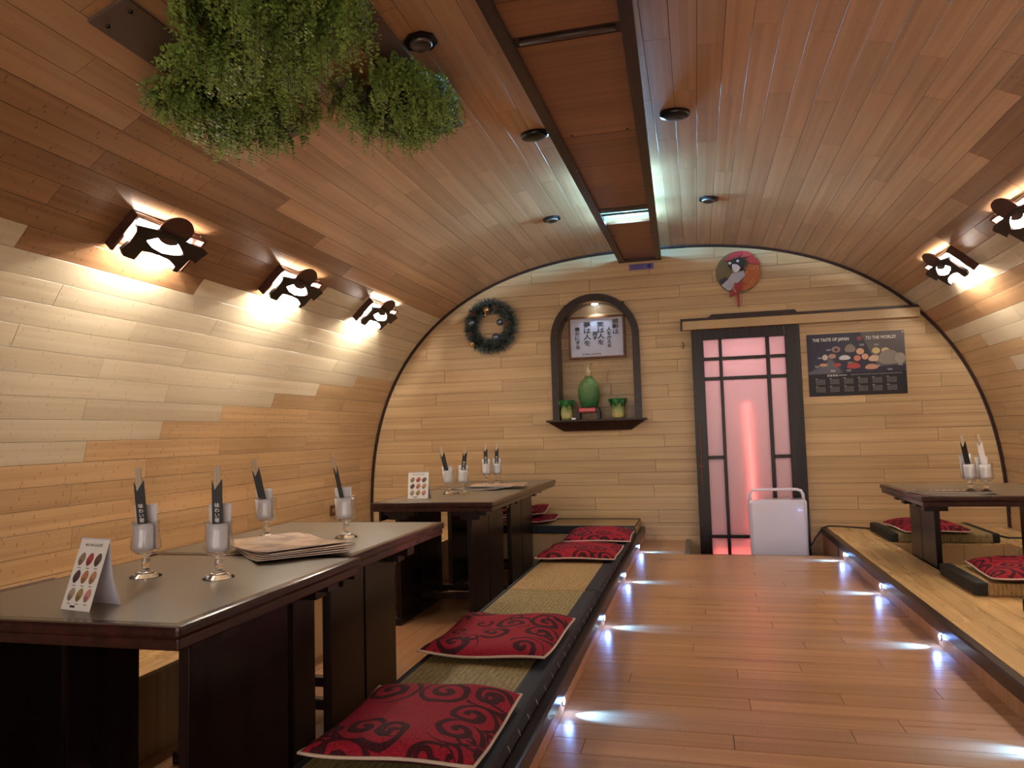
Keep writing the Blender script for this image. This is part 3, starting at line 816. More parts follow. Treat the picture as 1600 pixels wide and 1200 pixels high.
layer([zp(*p) for p in ((640, 230), (750, 180), (830, 250), (890, 350), (800, 355), (700, 330))], .012, .035, flat(170, 56, 54), 'parasol_fold')
layer([zp(*p) for p in ((680, 340), (860, 360), (890, 500), (850, 650), (740, 760), (590, 830), (520, 800), (560, 640), (600, 540))], .012, .028, flat(176, 92, 46), 'orange_kimono')
mb = MB()
for i in range(26):
    x, z_ = zp(R.uniform(600, 850), R.uniform(400, 740)); mb.sphere((x, -.029, z_), R.uniform(.004, .009), 5, .9)
mb.obj('kimono_flowers', flat(214, 150, 96), pq)['kind'] = 'stuff'
layer([zp(*p) for p in ((390, 490), (450, 480), (600, 450), (620, 540), (500, 660), (420, 700), (360, 800), (300, 800), (195, 700), (310, 600))], .012, .036, flat(176, 176, 192), 'grey_kimono')
layer([zp(*p) for p in ((150, 600), (260, 545), (330, 580), (200, 690))], .012, .024, flat(46, 46, 54), 'dark_basket')
layer([zp(*p) for p in ((330, 350), (345, 270), (430, 220), (560, 210), (640, 290), (600, 380), (590, 440), (540, 450), (500, 390), (390, 400))], .02, .05, flat(20, 18, 22), 'hair')
layer([zp(*p) for p in ((390, 380), (400, 330), (480, 340), (540, 400), (520, 450), (460, 490), (410, 470))], .03, .06, flat(226, 216, 224), 'face')
for px, py in ((415, 392), (462, 394)): MB().box((zp(px, py)[0] - .005, -.0608, zp(px, py)[1]), (zp(px, py)[0] + .005, -.0598, zp(px, py)[1] + .003)).obj('eye', 'ink', pq)
MB().box((zp(432, 450)[0] - .004, -.0608, zp(432, 450)[1]), (zp(432, 450)[0] + .004, -.0598, zp(432, 450)[1] + .004)).obj('lips', flat(170, 40, 50), pq)
for px, py in ((360, 305), (500, 275)): MB().sphere((zp(px, py)[0], -.052, zp(px, py)[1]), .012, 6).obj('hair_flower', 'white', pq)
layer([zp(*p) for p in ((420, 680), (600, 680), (520, 800), (470, 870), (330, 935), (320, 900), (380, 780))], .036, .052, flat(150, 34, 40), 'red_fan')
layer([zp(*p) for p in ((455, 850), (500, 850), (505, 1100), (485, 1130), (465, 1100))], .02, .034, flat(150, 20, 36), 'tassel')
MB().tube([(*([zp(415, 700)[0]]), -.056, zp(415, 700)[1]), (zp(400, 780)[0], -.058, zp(400, 780)[1]), (zp(445, 860)[0], -.056, zp(445, 860)[1])], .003, 6).obj('cord', flat(226, 190, 180), pq)

# ------------------------------------------------------------------ poster and sticker
po = thing('calendar_poster', 'dark sushi calendar poster with white heading pinned to the end wall', 'poster', (1.294, DW - 0.006, 1.4455))
MB().box((-.371, 0, -.258), (.371, .004, .258)).obj('sheet', 'poster', po)
MB().box((-.371, -.0006, -.258), (.371, 0, -.075)).obj('calendar_field', 'posterd', po)
MB().prism([(-.371, -.075), (-.371, -.06), (-.24, -.0), (-.20, .06), (-.10, -.075)], lambda a, b, h: (a, h, b), 0, -.0007).obj('grey_field', flat(78, 74, 92, .2), po)
MB().prism([(.04, .258), (.371, .258), (.371, -.02), (.16, -.03), (.10, .12)], lambda a, b, h: (a, h, b), 0, -.0007).obj('smoke_field', 'postg', po)
lettering('p1', 'white', po, Matrix.Translation((-.185, -.0016, .207)) @ FACE @ Matrix.Diagonal((.62, .8, 1, 1)))
lettering('p2', 'white', po, Matrix.Translation((.195, -.0016, .207)) @ FACE @ Matrix.Diagonal((.62, .8, 1, 1)))
MB().prism(circ(.035, .207, .02, 20), lambda a, b, h: (a, h, b), 0, -.0014).obj('round_emblem', flat(150, 44, 60), po)
mb = MB()
for a in range(3): mb.box((.022, -.002, .198 + a * .008), (.048, -.0015, .201 + a * .008))
mb.obj('emblem_strokes', flat(92, 30, 46), po)
SU = [(-.148, .125, .034, .026, (150, 112, 110)), (-.04, .125, .042, .034, (126, 112, 98)), (-.235, .062, .022, .024, (200, 180, 172)), (-.18, .07, .03, .02, (176, 140, 122)), (-.085, .052, .044, .020, (206, 206, 214)),
      (-.25, .0, .032, .014, (196, 140, 96)), (-.145, -.004, .030, .014, (176, 52, 60)), (-.02, -.018, .052, .026, (178, 56, 58)), (.115, -.032, .05, .022, (202, 142, 118)), (.035, .10, .03, .026, (214, 166, 128)),
      (.01, .045, .026, .024, (206, 122, 104)), (.07, .055, .026, .024, (214, 160, 134)), (.155, .10, .03, .026, (214, 188, 130)), (.14, .035, .046, .026, (208, 172, 150)), (.225, .10, .03, .022, (206, 180, 138)), (.25, .035, .085, .06, (136, 128, 122)), (.33, .03, .04, .045, (158, 150, 140))]
for si, (x, z_, a, b, c) in enumerate(SU):
    MB().prism([(x + a * math.cos(t_ * pi / 8), z_ + b * math.sin(t_ * pi / 8) + (-.16 * b * math.cos(t_ * pi / 4) if a > .04 else 0)) for t_ in range(16)], lambda p, q, h: (p, h, q), 0, -.0013 - .00004 * si).obj('sushi_print', flat(*c), po)
MB().prism(circ(-.148, .122, .013, 12), lambda a, b, h: (a, h, b), -.0013, -.0024).obj('sushi_print', flat(40, 26, 34), po)
mb = MB()
for i in range(6):
    for j in range(2):
        x0, z0 = -.315 + i * .108, -.125 - j * .064
        mb.box((x0 - .004, -.0016, z0 + .008), (x0 + .014, -.0008, z0 + .014))
        for r in range(5):
            for c in range(7): mb.box((x0 + c * .0105, -.0014, z0 - r * .009), (x0 + c * .0105 + .0055, -.0008, z0 - r * .009 + .0045))
mb.obj('calendar_grid', flat(150, 142, 138), po)['kind'] = 'stuff'
mb = MB()
for i in range(4): mb.box((-.225 + i * .021, -.0015, -.098), (-.225 + i * .021 + .015, -.0008, -.082))
for i in range(5): mb.box((-.14 + i * .0135, -.0015, -.094), (-.14 + i * .0135 + .009, -.0008, -.086))
for i in range(34): mb.box((-.05 + i * .0115, -.0015, -.091), (-.05 + i * .0115 + .007, -.0008, -.087))
for x, z_ in ((-.205, .125), (-.275, .06), (-.30, -.01), (-.18, -.05), (-.06, -.052), (-.045, .012), (.05, .155), (.16, .15), (.33, -.02), (.25, -.055), (.16, -.022)):
    mb.box((x - .02, -.0015, z_), (x + .018, -.0008, z_ + .004)); mb.box((x - .014, -.0015, z_ - .008), (x + .018, -.0008, z_ - .004))
mb.obj('small_print', flat(176, 170, 172), po)['kind'] = 'stuff'
MB().sphere((.357, -.004, .243), .007, 6).obj('pin', 'white', po)
stk = thing('wall_sticker', 'small purple sticker on the end wall under the ceiling beam', 'sticker', (-0.413, DW - 0.003, 2.395))
MB().box((-.107, 0, -.026), (.107, .003, .026)).obj('sheet', 'purple', stk)
mb = MB()
for i in range(8): mb.box((-.085 + i * .013, -.0012, .006), (-.085 + i * .013 + .009, 0, .015))
for i in range(6): mb.box((-.075 + i * .013, -.0012, -.014), (-.075 + i * .013 + .009, 0, -.006))
mb.obj('small_print', 'purpled', stk)['kind'] = 'stuff'
MB().prism(circ(.07, .002, .019, 16), lambda a, b, h: (a, h, b), 0, -.0013).obj('round_emblem', 'purpled', stk)

# ------------------------------------------------------------------ ceiling beam (suspended tray)
bz0, bz1 = 2.436, 2.478
bxl = lambda y: -0.673 + (y - 2.318) * (0.069 / 4.182)
bxr = lambda y: -0.154 - (y - 2.474) * (0.082 / 4.0)
beam = thing('ceiling_beam', 'long brown panelled tray beam with dark rails hanging under the vault', 'ceiling beam', (0, 0, 0))
by0, by1 = 1.2, DW - 0.05
for side in (0, 1):
    vs = []
    for y in (by0, by1):
        xo = bxl(y) if side == 0 else bxr(y); xi = xo + (0.05 if side == 0 else -0.05)
        vs += [(min(xo, xi), y, bz0), (max(xo, xi), y, bz0), (max(xo, xi), y, bz1), (min(xo, xi), y, bz1)]
    MB().add(vs, [(0, 3, 2, 1), (4, 5, 6, 7), (0, 1, 5, 4), (1, 2, 6, 5), (2, 3, 7, 6), (3, 0, 4, 7)]).obj('side_rail', 'trim', beam)
vs = [(bxl(by1), by1 - .03, bz0), (bxr(by1), by1 - .03, bz0), (bxr(by1), by1 + .02, bz0), (bxl(by1), by1 + .02, bz0)]
MB().add(vs + [(a, b, bz1) for a, b, c in vs], [(3, 2, 1, 0), (4, 5, 6, 7), (0, 1, 5, 4), (1, 2, 6, 5), (2, 3, 7, 6), (3, 0, 4, 7)]).obj('end_rail', 'trim', beam)
joints = [by0, 1.85, 2.39, 2.625, None, 2.695, 3.255, 3.62, 3.714, 4.064, 4.45, 4.885, None, 5.275, 5.75, by1 - .03]
prev = None
for j in joints:
    if j is None: prev = None; continue
    if prev is not None:
        a, b = prev + .002, j - .002
        vs = [(bxl(a) + .048, a, bz0 + .018), (bxr(a) - .048, a, bz0 + .018), (bxr(b) - .048, b, bz0 + .018), (bxl(b) + .048, b, bz0 + .018)]
        cx, cy = sum(v[0] for v in vs) / 4, (a + b) / 2
        vs = [(x - cx, y - cy, z_) for x, y, z_ in vs]
        MB().add(vs + [(x, y, z_ + .012) for x, y, z_ in vs], [(3, 2, 1, 0), (4, 5, 6, 7), (0, 1, 5, 4), (1, 2, 6, 5), (2, 3, 7, 6), (3, 0, 4, 7)]).obj('beam_panel', 'beamp', beam, (cx, cy, 0))
    prev = j
MB().box((bxl(2.66) + .05, 2.626, bz0 + .02), (bxr(2.66) - .05, 2.694, bz0 + .045)).obj('dark_slot', 'trim', beam)
MB().tube([(bxl(2.66) + .07, 2.66, bz0 + .016), (bxr(2.66) - .07, 2.66, bz0 + .016)], .012).obj('unlit_tube', flat(70, 50, 44), beam)
MB().box((bxl(5) + .048, 4.887, bz0 + .012), (bxr(5) - .048, 4.965, bz0 + .04)).obj('slot_bar', 'trim', beam)
MB().box((bxl(5) + .048, 5.055, bz0 + .03), (bxr(5) - .048, 5.10, bz0 + .05)).obj('slot_bar', 'trim', beam)
for y in (5.01, 5.19):
    MB().tube([(bxl(y) + .045, y, bz0 + .05), (bxr(y) - .045, y, bz0 + .05)], .03, 10).obj('lit_tube', 'cyan', beam)
for y in (4.55, 4.95, 5.35):
    light('tube_light', 'POINT', (-.415, y, 2.512), 10.0, (0.22, 0.60, 1.0), beam, shadow_soft_size=.03)
for x in (-.55, -.27):
    for y in (2.2, 3.6, 5.6): MB().tube([(x, y, bz1 - .03), (x, y, 2.56)], .006, 6).obj('hanger', 'trim', beam)
MB().sphere((bxl(4.06) + .045, 4.06, bz0 + .004), .006, 6).obj('bright_screw', 'white', beam)

# ------------------------------------------------------------------ ceiling fittings
def fit(s, y): 
    x, z_ = at_s(s); t, n = frame_s(s); return basis(t, Vector((0, 1, 0)), -t.cross(Vector((0, 1, 0))), (x, y, z_)), n
def oct_lamp(s, y, label):
    x, z_ = at_s(s); t, n = frame_s(s)
    zax = t.cross(Vector((0, 1, 0))); yv = Vector((0, 1, 0))
    if zax.dot(n) < 0: yv = -yv; zax = -zax
    o = thing('downlight', label, 'ceiling light', mat=basis(t, yv, zax, (x, y, z_)), group='small octagonal ceiling downlights')
    pts = [(.068 * math.cos(pi / 8 + i * pi / 4), .068 * math.sin(pi / 8 + i * pi / 4)) for i in range(8)]
    MB().prism(pts, lambda a, b, h: (a, b, h), 0, .012).obj('octagon_plate', 'ebony', o)
    pr = [(.045, .012), (.045, .022), (.038, .026), (.033, .018)]
    MB().lathe(pr, 20).obj('bezel', 'steel', o)
    MB().lathe([(.033, .0125), (.031, .016), (.01, .017)], 16).obj('lens', flat(36, 34, 36, .15), o)
oct_lamp(3.488, 2.657, 'octagonal dark downlight close to the hanging plants')
oct_lamp(3.519, 5.233, 'octagonal dark downlight near the far end, plant side of the beam')
oct_lamp(4.641, 5.168, 'octagonal dark downlight near the far end, door side of the beam')
for s, y, lb in ((3.72, 3.728, 'black oval ceiling speaker against the beam on the plant side'), (4.453, 3.702, 'black oval ceiling speaker against the beam on the door side')):
    x, z_ = at_s(s); t, n = frame_s(s); zax = t.cross(Vector((0, 1, 0))); yv = Vector((0, 1, 0))
    if zax.dot(n) < 0: yv = -yv; zax = -zax
    o = thing('ceiling_speaker', lb, 'speaker', mat=basis(t, yv, zax, (x, y, z_)), group='oval black ceiling speakers')
    pr = [(.076, 0), (.076, .016), (.069, .026), (.044, .031), (.001, .032)]
    vs = MB().lathe(pr, 28); vs.v = [(a, b * .72, c) for a, b, c in vs.v]; vs.obj('housing', 'blackp', o)
    MB().sphere((.022, -.022, .030), .004, 6).obj('indicator', 'steel', o)

# ------------------------------------------------------------------ wall lamps
OUT = [(0.000, .055), (.07, .062), (.138, .068), (.25, .064), (.374, .057), (.44, .056), (.495, .040), (.478, .0), (.468, -.036), (.440, -.028), (.418, -.024), (.412, -.07), (.406, -.113),
       (.372, -.112), (.365, -.085), (.300, -.062), (.226, -.055), (.170, -.054), (.125, -.058), (.124, -.085), (.122, -.114), (.085, -.113), (.052, -.111), (.030, -.096), (.016, -.084), (.030, -.03), (.022, .02)]
HOLE = [(.105, -.002), (.14, .024), (.18, .040), (.24, .049), (.29, .030), (.363, -.012), (.30, -.030), (.231, -.038), (.16, -.026)]
def plate_with_hole(outer, hole, h0, h1, mp):
    bm = bmesh.new()
    def loop(pts): 
        vs = [bm.verts.new(mp(a, b, 0)) for a, b in pts]
        return [bm.edges.new((vs[i], vs[(i + 1) % len(vs)])) for i in range(len(vs))]
    ed = loop(outer) + loop(hole)
    bmesh.ops.triangle_fill(bm, edges=ed, use_beauty=True, normal=(0, 0, 1))
    bm.verts.index_update()
    v0 = [v.co.copy() for v in bm.verts]; fs = [[v.index for v in f.verts] for f in bm.faces]; n = len(v0)
    mb = MB()
    bm.free()
    vs = [(p.x, p.y, h0) for p in v0] + [(p.x, p.y, h1) for p in v0]
    a = len(outer); side = [(i, (i + 1) % a, n + (i + 1) % a, n + i) for i in range(a)]
    b = len(hole); side += [(a + i, n + a + i, n + a + (i + 1) % b, a + (i + 1) % b) for i in range(b)]
    return mb.add(vs, [tuple(reversed(f)) for f in fs] + [tuple(i + n for i in f) for f in fs] + side)
def wall_lamp(s, y, side, label):
    x, z_ = at_s(s); t, n = frame_s(s)
    v = t if side < 0 else -t
    u = Vector((0, 1, 0)) if side < 0 else Vector((0, -1, 0))
    sg = 1 if side < 0 else -1
    o = thing('wall_lamp', label, 'wall lamp', mat=basis(u, v, n, (x, y, z_)), group='sculpted dark wooden wall lamps')
    mp = lambda a, b, h: Vector((sg * a, b, h))
    def bx(nm, a, b, mat): 
        p, q = mp(*a), mp(*b)
        return MB().box((min(p.x, q.x), a[1], a[2]), (max(p.x, q.x), b[1], b[2])).obj(nm, mat, o)
    bx('backplate', (0, -.085, .0), (.46, .085, .010), 'lampr')
    bx('side_panel', (-.004, -.112, .0), (.010, .088, .050), 'lampr')
    bx('side_panel', (.45, -.112, .0), (.464, .088, .050), 'lampr')
    bx('top_panel', (.010, .080, .019), (.45, .088, .050), 'lampr')
    d = MB()
    vs = []; fs = []
    for i in range(9):
        a = pi * i / 8
        for uu in (.012, .37): vs.append(mp(uu, .020 + .052 * math.cos(a), .047 + .011 * math.sin(a)))
    for i in range(8): fs.append((2 * i, 2 * i + 1, 2 * i + 3, 2 * i + 2))
    d.add(vs, fs, True).obj('paper_shade', 'paper_lit', o)
    MB().prism([tuple(mp(a, b, 0)[:2]) for a, b in ((.226, -.05), (.36, -.07), (.388, -.095), (.345, -.118), (.318, -.10))], lambda a, b, h: (a, b, h), .044, .054).obj('shade_flap', 'paper_lit', o)
    plate_with_hole([tuple(mp(a, b, 0)[:2]) for a, b in OUT], [tuple(mp(a, b, 0)[:2]) for a, b in HOLE], .060, .074, lambda a, b, h: (a, b, h)).obj('front_plate', 'lampw', o)
    MB().prism([tuple(mp(.236 + .104 * math.cos(i * pi / 16), .082 + .078 * math.sin(i * pi / 16), 0)[:2]) for i in range(32)], lambda a, b, h: (a, b, h), .052, .060).obj('sun_disc', 'lampr', o)
    for uu in (.05, .41):
        bx('spacer', (uu, -.02, .046), (uu + .012, .02, .061), 'lampw')
    for uu in (.15, .31):
        light('lamp_bulb', 'POINT', mp(uu, -.024, .039), LAMP_W, (1.0, 0.93, 0.81), o, shadow_soft_size=.012)
    return o
wall_lamp(1.905, 2.668, -1, 'largest wooden wall lamp on the dark planks above the long table')
wall_lamp(1.917, 3.83, -1, 'middle wooden wall lamp of the row above the tables')
wall_lamp(1.935, 5.04, -1, 'wooden wall lamp nearest the wreath')
wall_lamp(STOT - 2.0, 5.03, 1, 'wooden wall lamp above the calendar poster side, whole in view')
wall_lamp(STOT - 2.0, 3.86, 1, 'wooden wall lamp cut off by the picture edge, opposite the tables')
wall_lamp(STOT - 2.0, 2.69, 1, 'wooden wall lamp further along the same wall, out of view')

# ------------------------------------------------------------------ tables
def table(x0, x1, y0, y1, label, right_b, left_b, xr=None, xl=None, zf=TRZ, apron=True):
    """x0<x1; right_b / left_b: list of (y0,y1) leg boards on the two sides"""
    cx, cy = (x0 + x1) / 2, (y0 + y1) / 2
    o = thing('low_table', label, 'table', (cx, cy, zf), group='dark wooden tables')
    Z = ZT - zf; hx, hy = (x1 - x0) / 2, (y1 - y0) / 2
    MB().cbox((-hx, -hy, Z - .030), (hx, hy, Z - .0005), .009).obj('tabletop', 'rosew', o)
    MB().box((-hx + .028, -hy + .028, Z - .003), (hx - .028, hy - .028, Z)).obj('top_panel', 'laminate', o)
    MB().cbox((-hx + .008, -hy + .008, Z - .056), (hx - .008, hy - .008, Z - .030), .004).obj('edge_moulding', 'rosew', o)
    xr = (xr if xr is not None else x1 - .14) - cx; xl = (xl if xl is not None else x0 + .14) - cx
    for xx, bs in ((xr, right_b), (xl, left_b)):
        for a, b in bs: MB().cbox((xx - .016, a - cy, 0.0), (xx + .016, b - cy, Z - .056), .003).obj('leg_board', 'ebony', o)
        lo, hi = bs[0][0] - cy, bs[-1][1] - cy
        MB().cbox((xx - .035, lo - .06, 0), (xx + .035, hi + .06, .045), .006).obj('foot', 'ebony', o)
        s = 1 if xx > 0 else -1
        for yy in (lo + .04, hi - .04):
            for w, z0, z1 in ((.105, .086, .056), (.062, .112, .086)):
                MB().box((xx - w, yy - .035, Z - z0), (xx + w, yy + .035, Z - z1)).obj('bracket', 'ebony', o)
    for yy in (-.12, .12):
        MB().cbox((xl, yy - .02, .09), (xr, yy + .02, .13), .004).obj('stretcher', 'ebony', o)
    if apron: MB().cbox((-hx + .022, -hy + .06, Z - .12), (-hx + .038, hy - .06, Z - .056), .003).obj('apron', 'ebony', o)
    return o
table(-1.914, -1.112, 1.396, 2.290, 'nearest dark table, with the tent card and two napkin glasses', [(1.60, 2.05), (2.085, 2.215)], [(1.44, 1.735), (1.755, 2.03)], xr=-1.26, xl=-1.78)
table(-1.965, -1.155, 2.302, 3.254, 'second dark table, pushed end to end against the nearest one', [(2.34, 2.60), (2.615, 2.90)], [(2.36, 2.62), (2.64, 3.1)], xr=-1.27)
table(-1.955, -1.180, 4.174, 5.178, 'far table with the small upright card, beyond the gap', [(4.25, 4.60), (4.615, 4.97)], [(4.25, 4.6), (4.62, 5.0)], xr=-1.35)
table(-1.965, -1.184, 5.182, 6.187, 'farthest dark table, its end towards the wreath wall', [(5.23, 5.55), (5.565, 5.93)], [(5.25, 5.6), (5.62, 5.95)], xr=-1.36)
table(1.16, 1.975, 4.394, 5.333, 'dark table on the door side with two glasses on it', [(4.66, 4.92), (4.935, 5.19)], [(4.70, 4.96), (4.972, 5.20)], xr=1.93, xl=1.315, apron=False)

# ------------------------------------------------------------------ tatami mats
def mat(name_label, x0, x1, y0, y1, z0, h, along, tat, edge, bw0, bw1):
    cx, cy = (x0 + x1) / 2, (y0 + y1) / 2
    o = thing('tatami_mat', name_label, 'mat', (cx, cy, z0), group='tatami seat mats')
    hx, hy = (x1 - x0) / 2, (y1 - y0) / 2
    MB().cbox((-hx, -hy, 0), (hx, hy, h), .012).obj('straw_pad', tat, o)
    if along == 'y':
        a = ((-hx - .003, -hx + bw0), (hx - bw1, hx + .003))
        for p, q in a: MB().cbox((p, -hy + .002, .001), (q, hy - .002, h + .003), .012).obj('cloth_border', edge, o)
    else:
        a = ((-hx - .003, -hx + bw0), (hx - bw1, hx + .003))
        for p, q in a: MB().cbox((p, -hy - .002, .001), (q, hy + .002, h + .003), .013).obj('cloth_border', edge, o)
    return o
def border_stitches(o, x, y0, y1, z0, n):
    mb = MB()
    for i in range(n):
        y = y0 + (y1 - y0) * (i + .5) / n + R.uniform(-.01, .01)
        mb.tube([(x, y, z0 + .035), (x + .006, y + .004, z0 + .016)], .0012, 4)
    mb.obj('stitches', flat(170, 160, 150), o)
PZ = PLAT + .001
m = mat('greenish tatami seat mat beside the nearest tables', -.962, -.508, 1.3, 3.602, PZ, .058, 'y', 'tat_a', 'navy', .022, .062); border_stitches(m, .231, -1.0, 1.1, 0, 18)
m = mat('straw coloured tatami seat mat beside the far tables', -.962, -.508, 3.612, 5.985, PZ, .058, 'y', 'tat_b', 'navy', .022, .062); border_stitches(m, .231, -1.1, 1.1, 0, 18)
o = thing('tatami_mat', 'tatami seat mat lying along the foot of the end wall', 'mat', (-1.25, 6.23, PZ), group='tatami seat mats')
MB().cbox((-.75, -.24, 0), (.75, .24, .066), .014).obj('straw_pad', 'tat_b', o)
MB().cbox((-.75, -.244, .002), (.74, -.225, .068), .008).obj('cloth_border', 'navy', o)
MB().tube([(.74, -.235, .067), (.745, .225, .067), (-.7, .236, .067)], .006, 6).obj('edge_cord', 'navy', o)
mat('tatami mat under the door-side table, against the end wall', 1.285, 1.965, 5.675, 6.30, PZ, .062, 'x', 'tat_a', 'black', .055, .05)
mat('tatami mat with a red cushion at the near side of the door-side table', 1.255, 1.985, 3.97, 4.50, PZ, .062, 'x', 'tat_b', 'black', .06, .05)
mat('tatami mat on the door side, only its dark corner in view', 1.335, 2.03, 3.05, 3.66, PZ, .062, 'x', 'tat_b', 'black', .06, .05)

# ------------------------------------------------------------------ cushions
def cushion(cx, cy, z0, w, l, rz, label, h=.055, tilt=(0, 0), seed=0, droop=None):
    rr = random.Random(seed)
    o = thing('seat_cushion', label, 'cushion', (cx, cy, z0), rz, group='red brocade seat cushions')
    o.rotation_euler = (tilt[0], tilt[1], rz)
    n = 22; hw, hl = w / 2, l / 2
    ph = [rr.uniform(0, 6) for _ in range(6)]
    def edge(u, v):   # slight pinch of the sides
        kx = 1 - .035 * (1 - v * v); ky = 1 - .035 * (1 - u * u)
        return u * hw * kx, v * hl * ky
    def base(u, v):
        e = .010 + .006 * math.sin(3 * u + ph[0]) + .006 * math.sin(3 * v + ph[1]) + .008 * (u * u * v * v)
        return max(e, .003) + .012
    def top(u, v):
        return base(u, v) + h * ((1 - u ** 6) * (1 - v ** 6)) ** .6 * .8 + .003 * math.sin(7 * u + ph[2]) * math.cos(6 * v + ph[3]) * (1 - u ** 4) * (1 - v ** 4)
    def bot(u, v):
        k = ((1 - u ** 4) * (1 - v ** 4)) ** .5
        return base(u, v) * (1 - k) + .0 * k
    for nm, fn, mt, flip in (('cover', top, 'red', False), ('underside', bot, 'dkred', True)):
        vs = []; fs = []
        for j in range(n + 1):
            for i in range(n + 1):
                u = -1 + 2 * i / n; v = -1 + 2 * j / n
                u = math.sin(u * pi / 2); v = math.sin(v * pi / 2)
                x, y = edge(u, v); vs.append((x, y, fn(u, v)))
        for j in range(n):
            for i in range(n):
                a = j * (n + 1) + i; f = (a, a + 1, a + n + 2, a + n + 1); fs.append(tuple(reversed(f)) if flip else f)
        MB().add(vs, fs, True).obj(nm, mt, o)
    pts = []
    for k in range(4):
        for i in range(14):
            q = -1 + 2 * i / 14; u, v = ((q, -1), (1, q), (-q, 1), (-1, -q))[k]
            x, y = edge(u, v); pts.append((x * 1.004, y * 1.004, base(u, v)))
    MB().tube(pts, .0045, 6, closed=True).obj('piping', 'piping', o)
    return o
TM = PLAT + .060
cushion(-.735, 1.845, TM, .435, .46, .0, 'nearest red cushion, lying on the greenish mat', seed=1)
cushion(-.735, 2.67, TM, .45, .50, -.04, 'red cushion second along the row of seats', seed=2)
cushion(-.735, 4.60, TM, .475, .52, .0, 'red cushion third along, just past the bare straw mat', seed=3)
cushion(-.715, 5.32, TM, .47, .48, .02, 'red cushion fourth along, nearest the end-wall mat', seed=4)
cushion(-1.42, 6.24, PZ + .068, .42, .42, .0, 'lower red cushion on the end-wall mat behind the table leg', seed=5, h=.04)
cushion(-1.50, 6.27, PZ + .068 + .066, .42, .40, .06, 'upper red cushion laid over another on the end-wall mat', seed=6, h=.035, tilt=(.08, .0))
cushion(1.56, 5.87, PZ + .064, .42, .50, .12, 'red cushion on the mat behind the door-side table leg', seed=7)
cushion(1.565, 4.16, PZ + .064, .45, .46, -.05, 'red cushion on the near mat of the door-side table', seed=8)

# ------------------------------------------------------------------ glasses with napkins and chopsticks
GP = [(.0455, 0), (.0455, .003), (.032, .011), (.012, .019), (.008, .026), (.0135, .034), (.0105, .050), (.0075, .058), (.012, .063), (.030, .070), (.0425, .084), (.044, .094), (.041, .112), (.0375, .132), (.0378, .150), (.0400, .166),
      (.0385, .166), (.0362, .150), (.036, .132), (.0394, .112), (.0424, .094), (.0408, .085), (.029, .073), (.010, .069), (.0005, .0685)]
stem_me = MB().lathe(GP[:10] + [(.010, .071), (.0005, .0705)], 28).mesh('stem'); stem_me.materials.append(M['glass'])
bowl_me = MB().lathe(GP[9:-3] + [(.0285, .0745)], 28, cap=False).mesh('bowl'); bowl_me.materials.append(M['pane'])
RT = Vector((math.cos(YAW), math.sin(YAW), 0)); FW = Vector((-math.sin(YAW), math.cos(YAW), 0))
def setting(x, y, where, tilt, white=False, lettered=False, turn=0.0, nap_h=.215, edge=False):
    z = ZT + .0005
    g = thing('stemmed_glass', 'stemmed glass ' + where, 'glass', (x, y, z), group='stemmed water glasses')
    for nm_, me_ in (('stem', stem_me), ('bowl', bowl_me)):
        b = bpy.data.objects.new(nm_, me_); COL.objects.link(b); b.parent = g
    np_ = thing('folded_napkin', 'folded white napkin in the glass ' + where, 'napkin', (x, y, z), group='folded napkins')
    ca, sa = math.cos(YAW + turn), math.sin(YAW + turn)
    rot = Matrix(((ca, -sa, 0, 0), (sa, ca, 0, 0), (0, 0, 1, 0), (0, 0, 0, 1)))
    lean = Matrix.Rotation(tilt * .35, 4, 'Y')
    def sheet(w0, w1, z0, z1, yo, bulge, nm):
        vs = []; fs = []; n = 8
        for j in range(5):
            zz = z0 + (z1 - z0) * j / 4; w = w0 + (w1 - w0) * j / 4
            for i in range(n + 1):
                q = -1 + 2 * i / n
                vs.append(rot @ lean @ Vector((q * w / 2, yo - bulge * (1 - q * q) * (1 if yo < 0 else -1), zz)))
        for j in range(4):
            for i in range(n): a = j * (n + 1) + i; fs.append((a, a + 1, a + n + 2, a + n + 1))
        k = len(vs); off = rot @ Vector((0, .003, 0))
        vs2 = [p + off for p in vs]
        fs2 = fs + [tuple(reversed([q + k for q in f])) for f in fs]
        rim = [i for i in range(n + 1)] + [(n + 1) * j + n for j in range(1, 5)] + [4 * (n + 1) + i for i in range(n - 1, -1, -1)] + [(n + 1) * j for j in range(3, 0, -1)]
        fs2 += [(rim[i], rim[i] + k, rim[(i + 1) % len(rim)] + k, rim[(i + 1) % len(rim)]) for i in range(len(rim))]
        MB().add(vs + vs2, fs2, True).obj(nm, 'napkin', np_)
    sheet(.056, .068, .078, nap_h, .012, .004, 'back_fold')
    sheet(.060, .064, .078, .160, -.013, .016, 'front_fold')
    sheet(.046, .058, .080, .150, -.004, .004, 'inner_fold')
    cs = thing('chopstick_sleeve', ('white' if white else 'black') + ' chopstick sleeve in the glass ' + where, 'chopsticks', (x, y, z), group='chopsticks in paper sleeves')
    rt = rot @ Matrix.Translation((0, -.008, .09)) @ Matrix.Rotation(tilt, 4, 'Y') @ Matrix.Rotation(1.35 if edge else 0.0, 4, 'Z')
    pts = [(-.0125, 0), (.0125, 0), (.0125, .205), (.003, .190), (-.0125, .168 + .03)]
    pts = [(-.015, 0), (.015, 0), (.015, .198), (-.007, .168), (-.015, .196)]
    MB().prism(pts, lambda a, b, h: rt @ Vector((a, h, b)), .002, -.002).obj('paper_sleeve', 'napkin' if white else 'sleeve', cs)
    for dx in (-.0045, .0045):
        MB().box((dx - .0042, -.0015, .05), (dx + .0042, .0045, .238), rt).obj('chopstick', 'stick', cs)
    if lettered:
        lettering('sleeve', 'white', cs, rt @ Matrix.Translation((0, -.0026, .100)) @ FACE @ Matrix.Diagonal((.9, .85, 1, 1)))
    return g
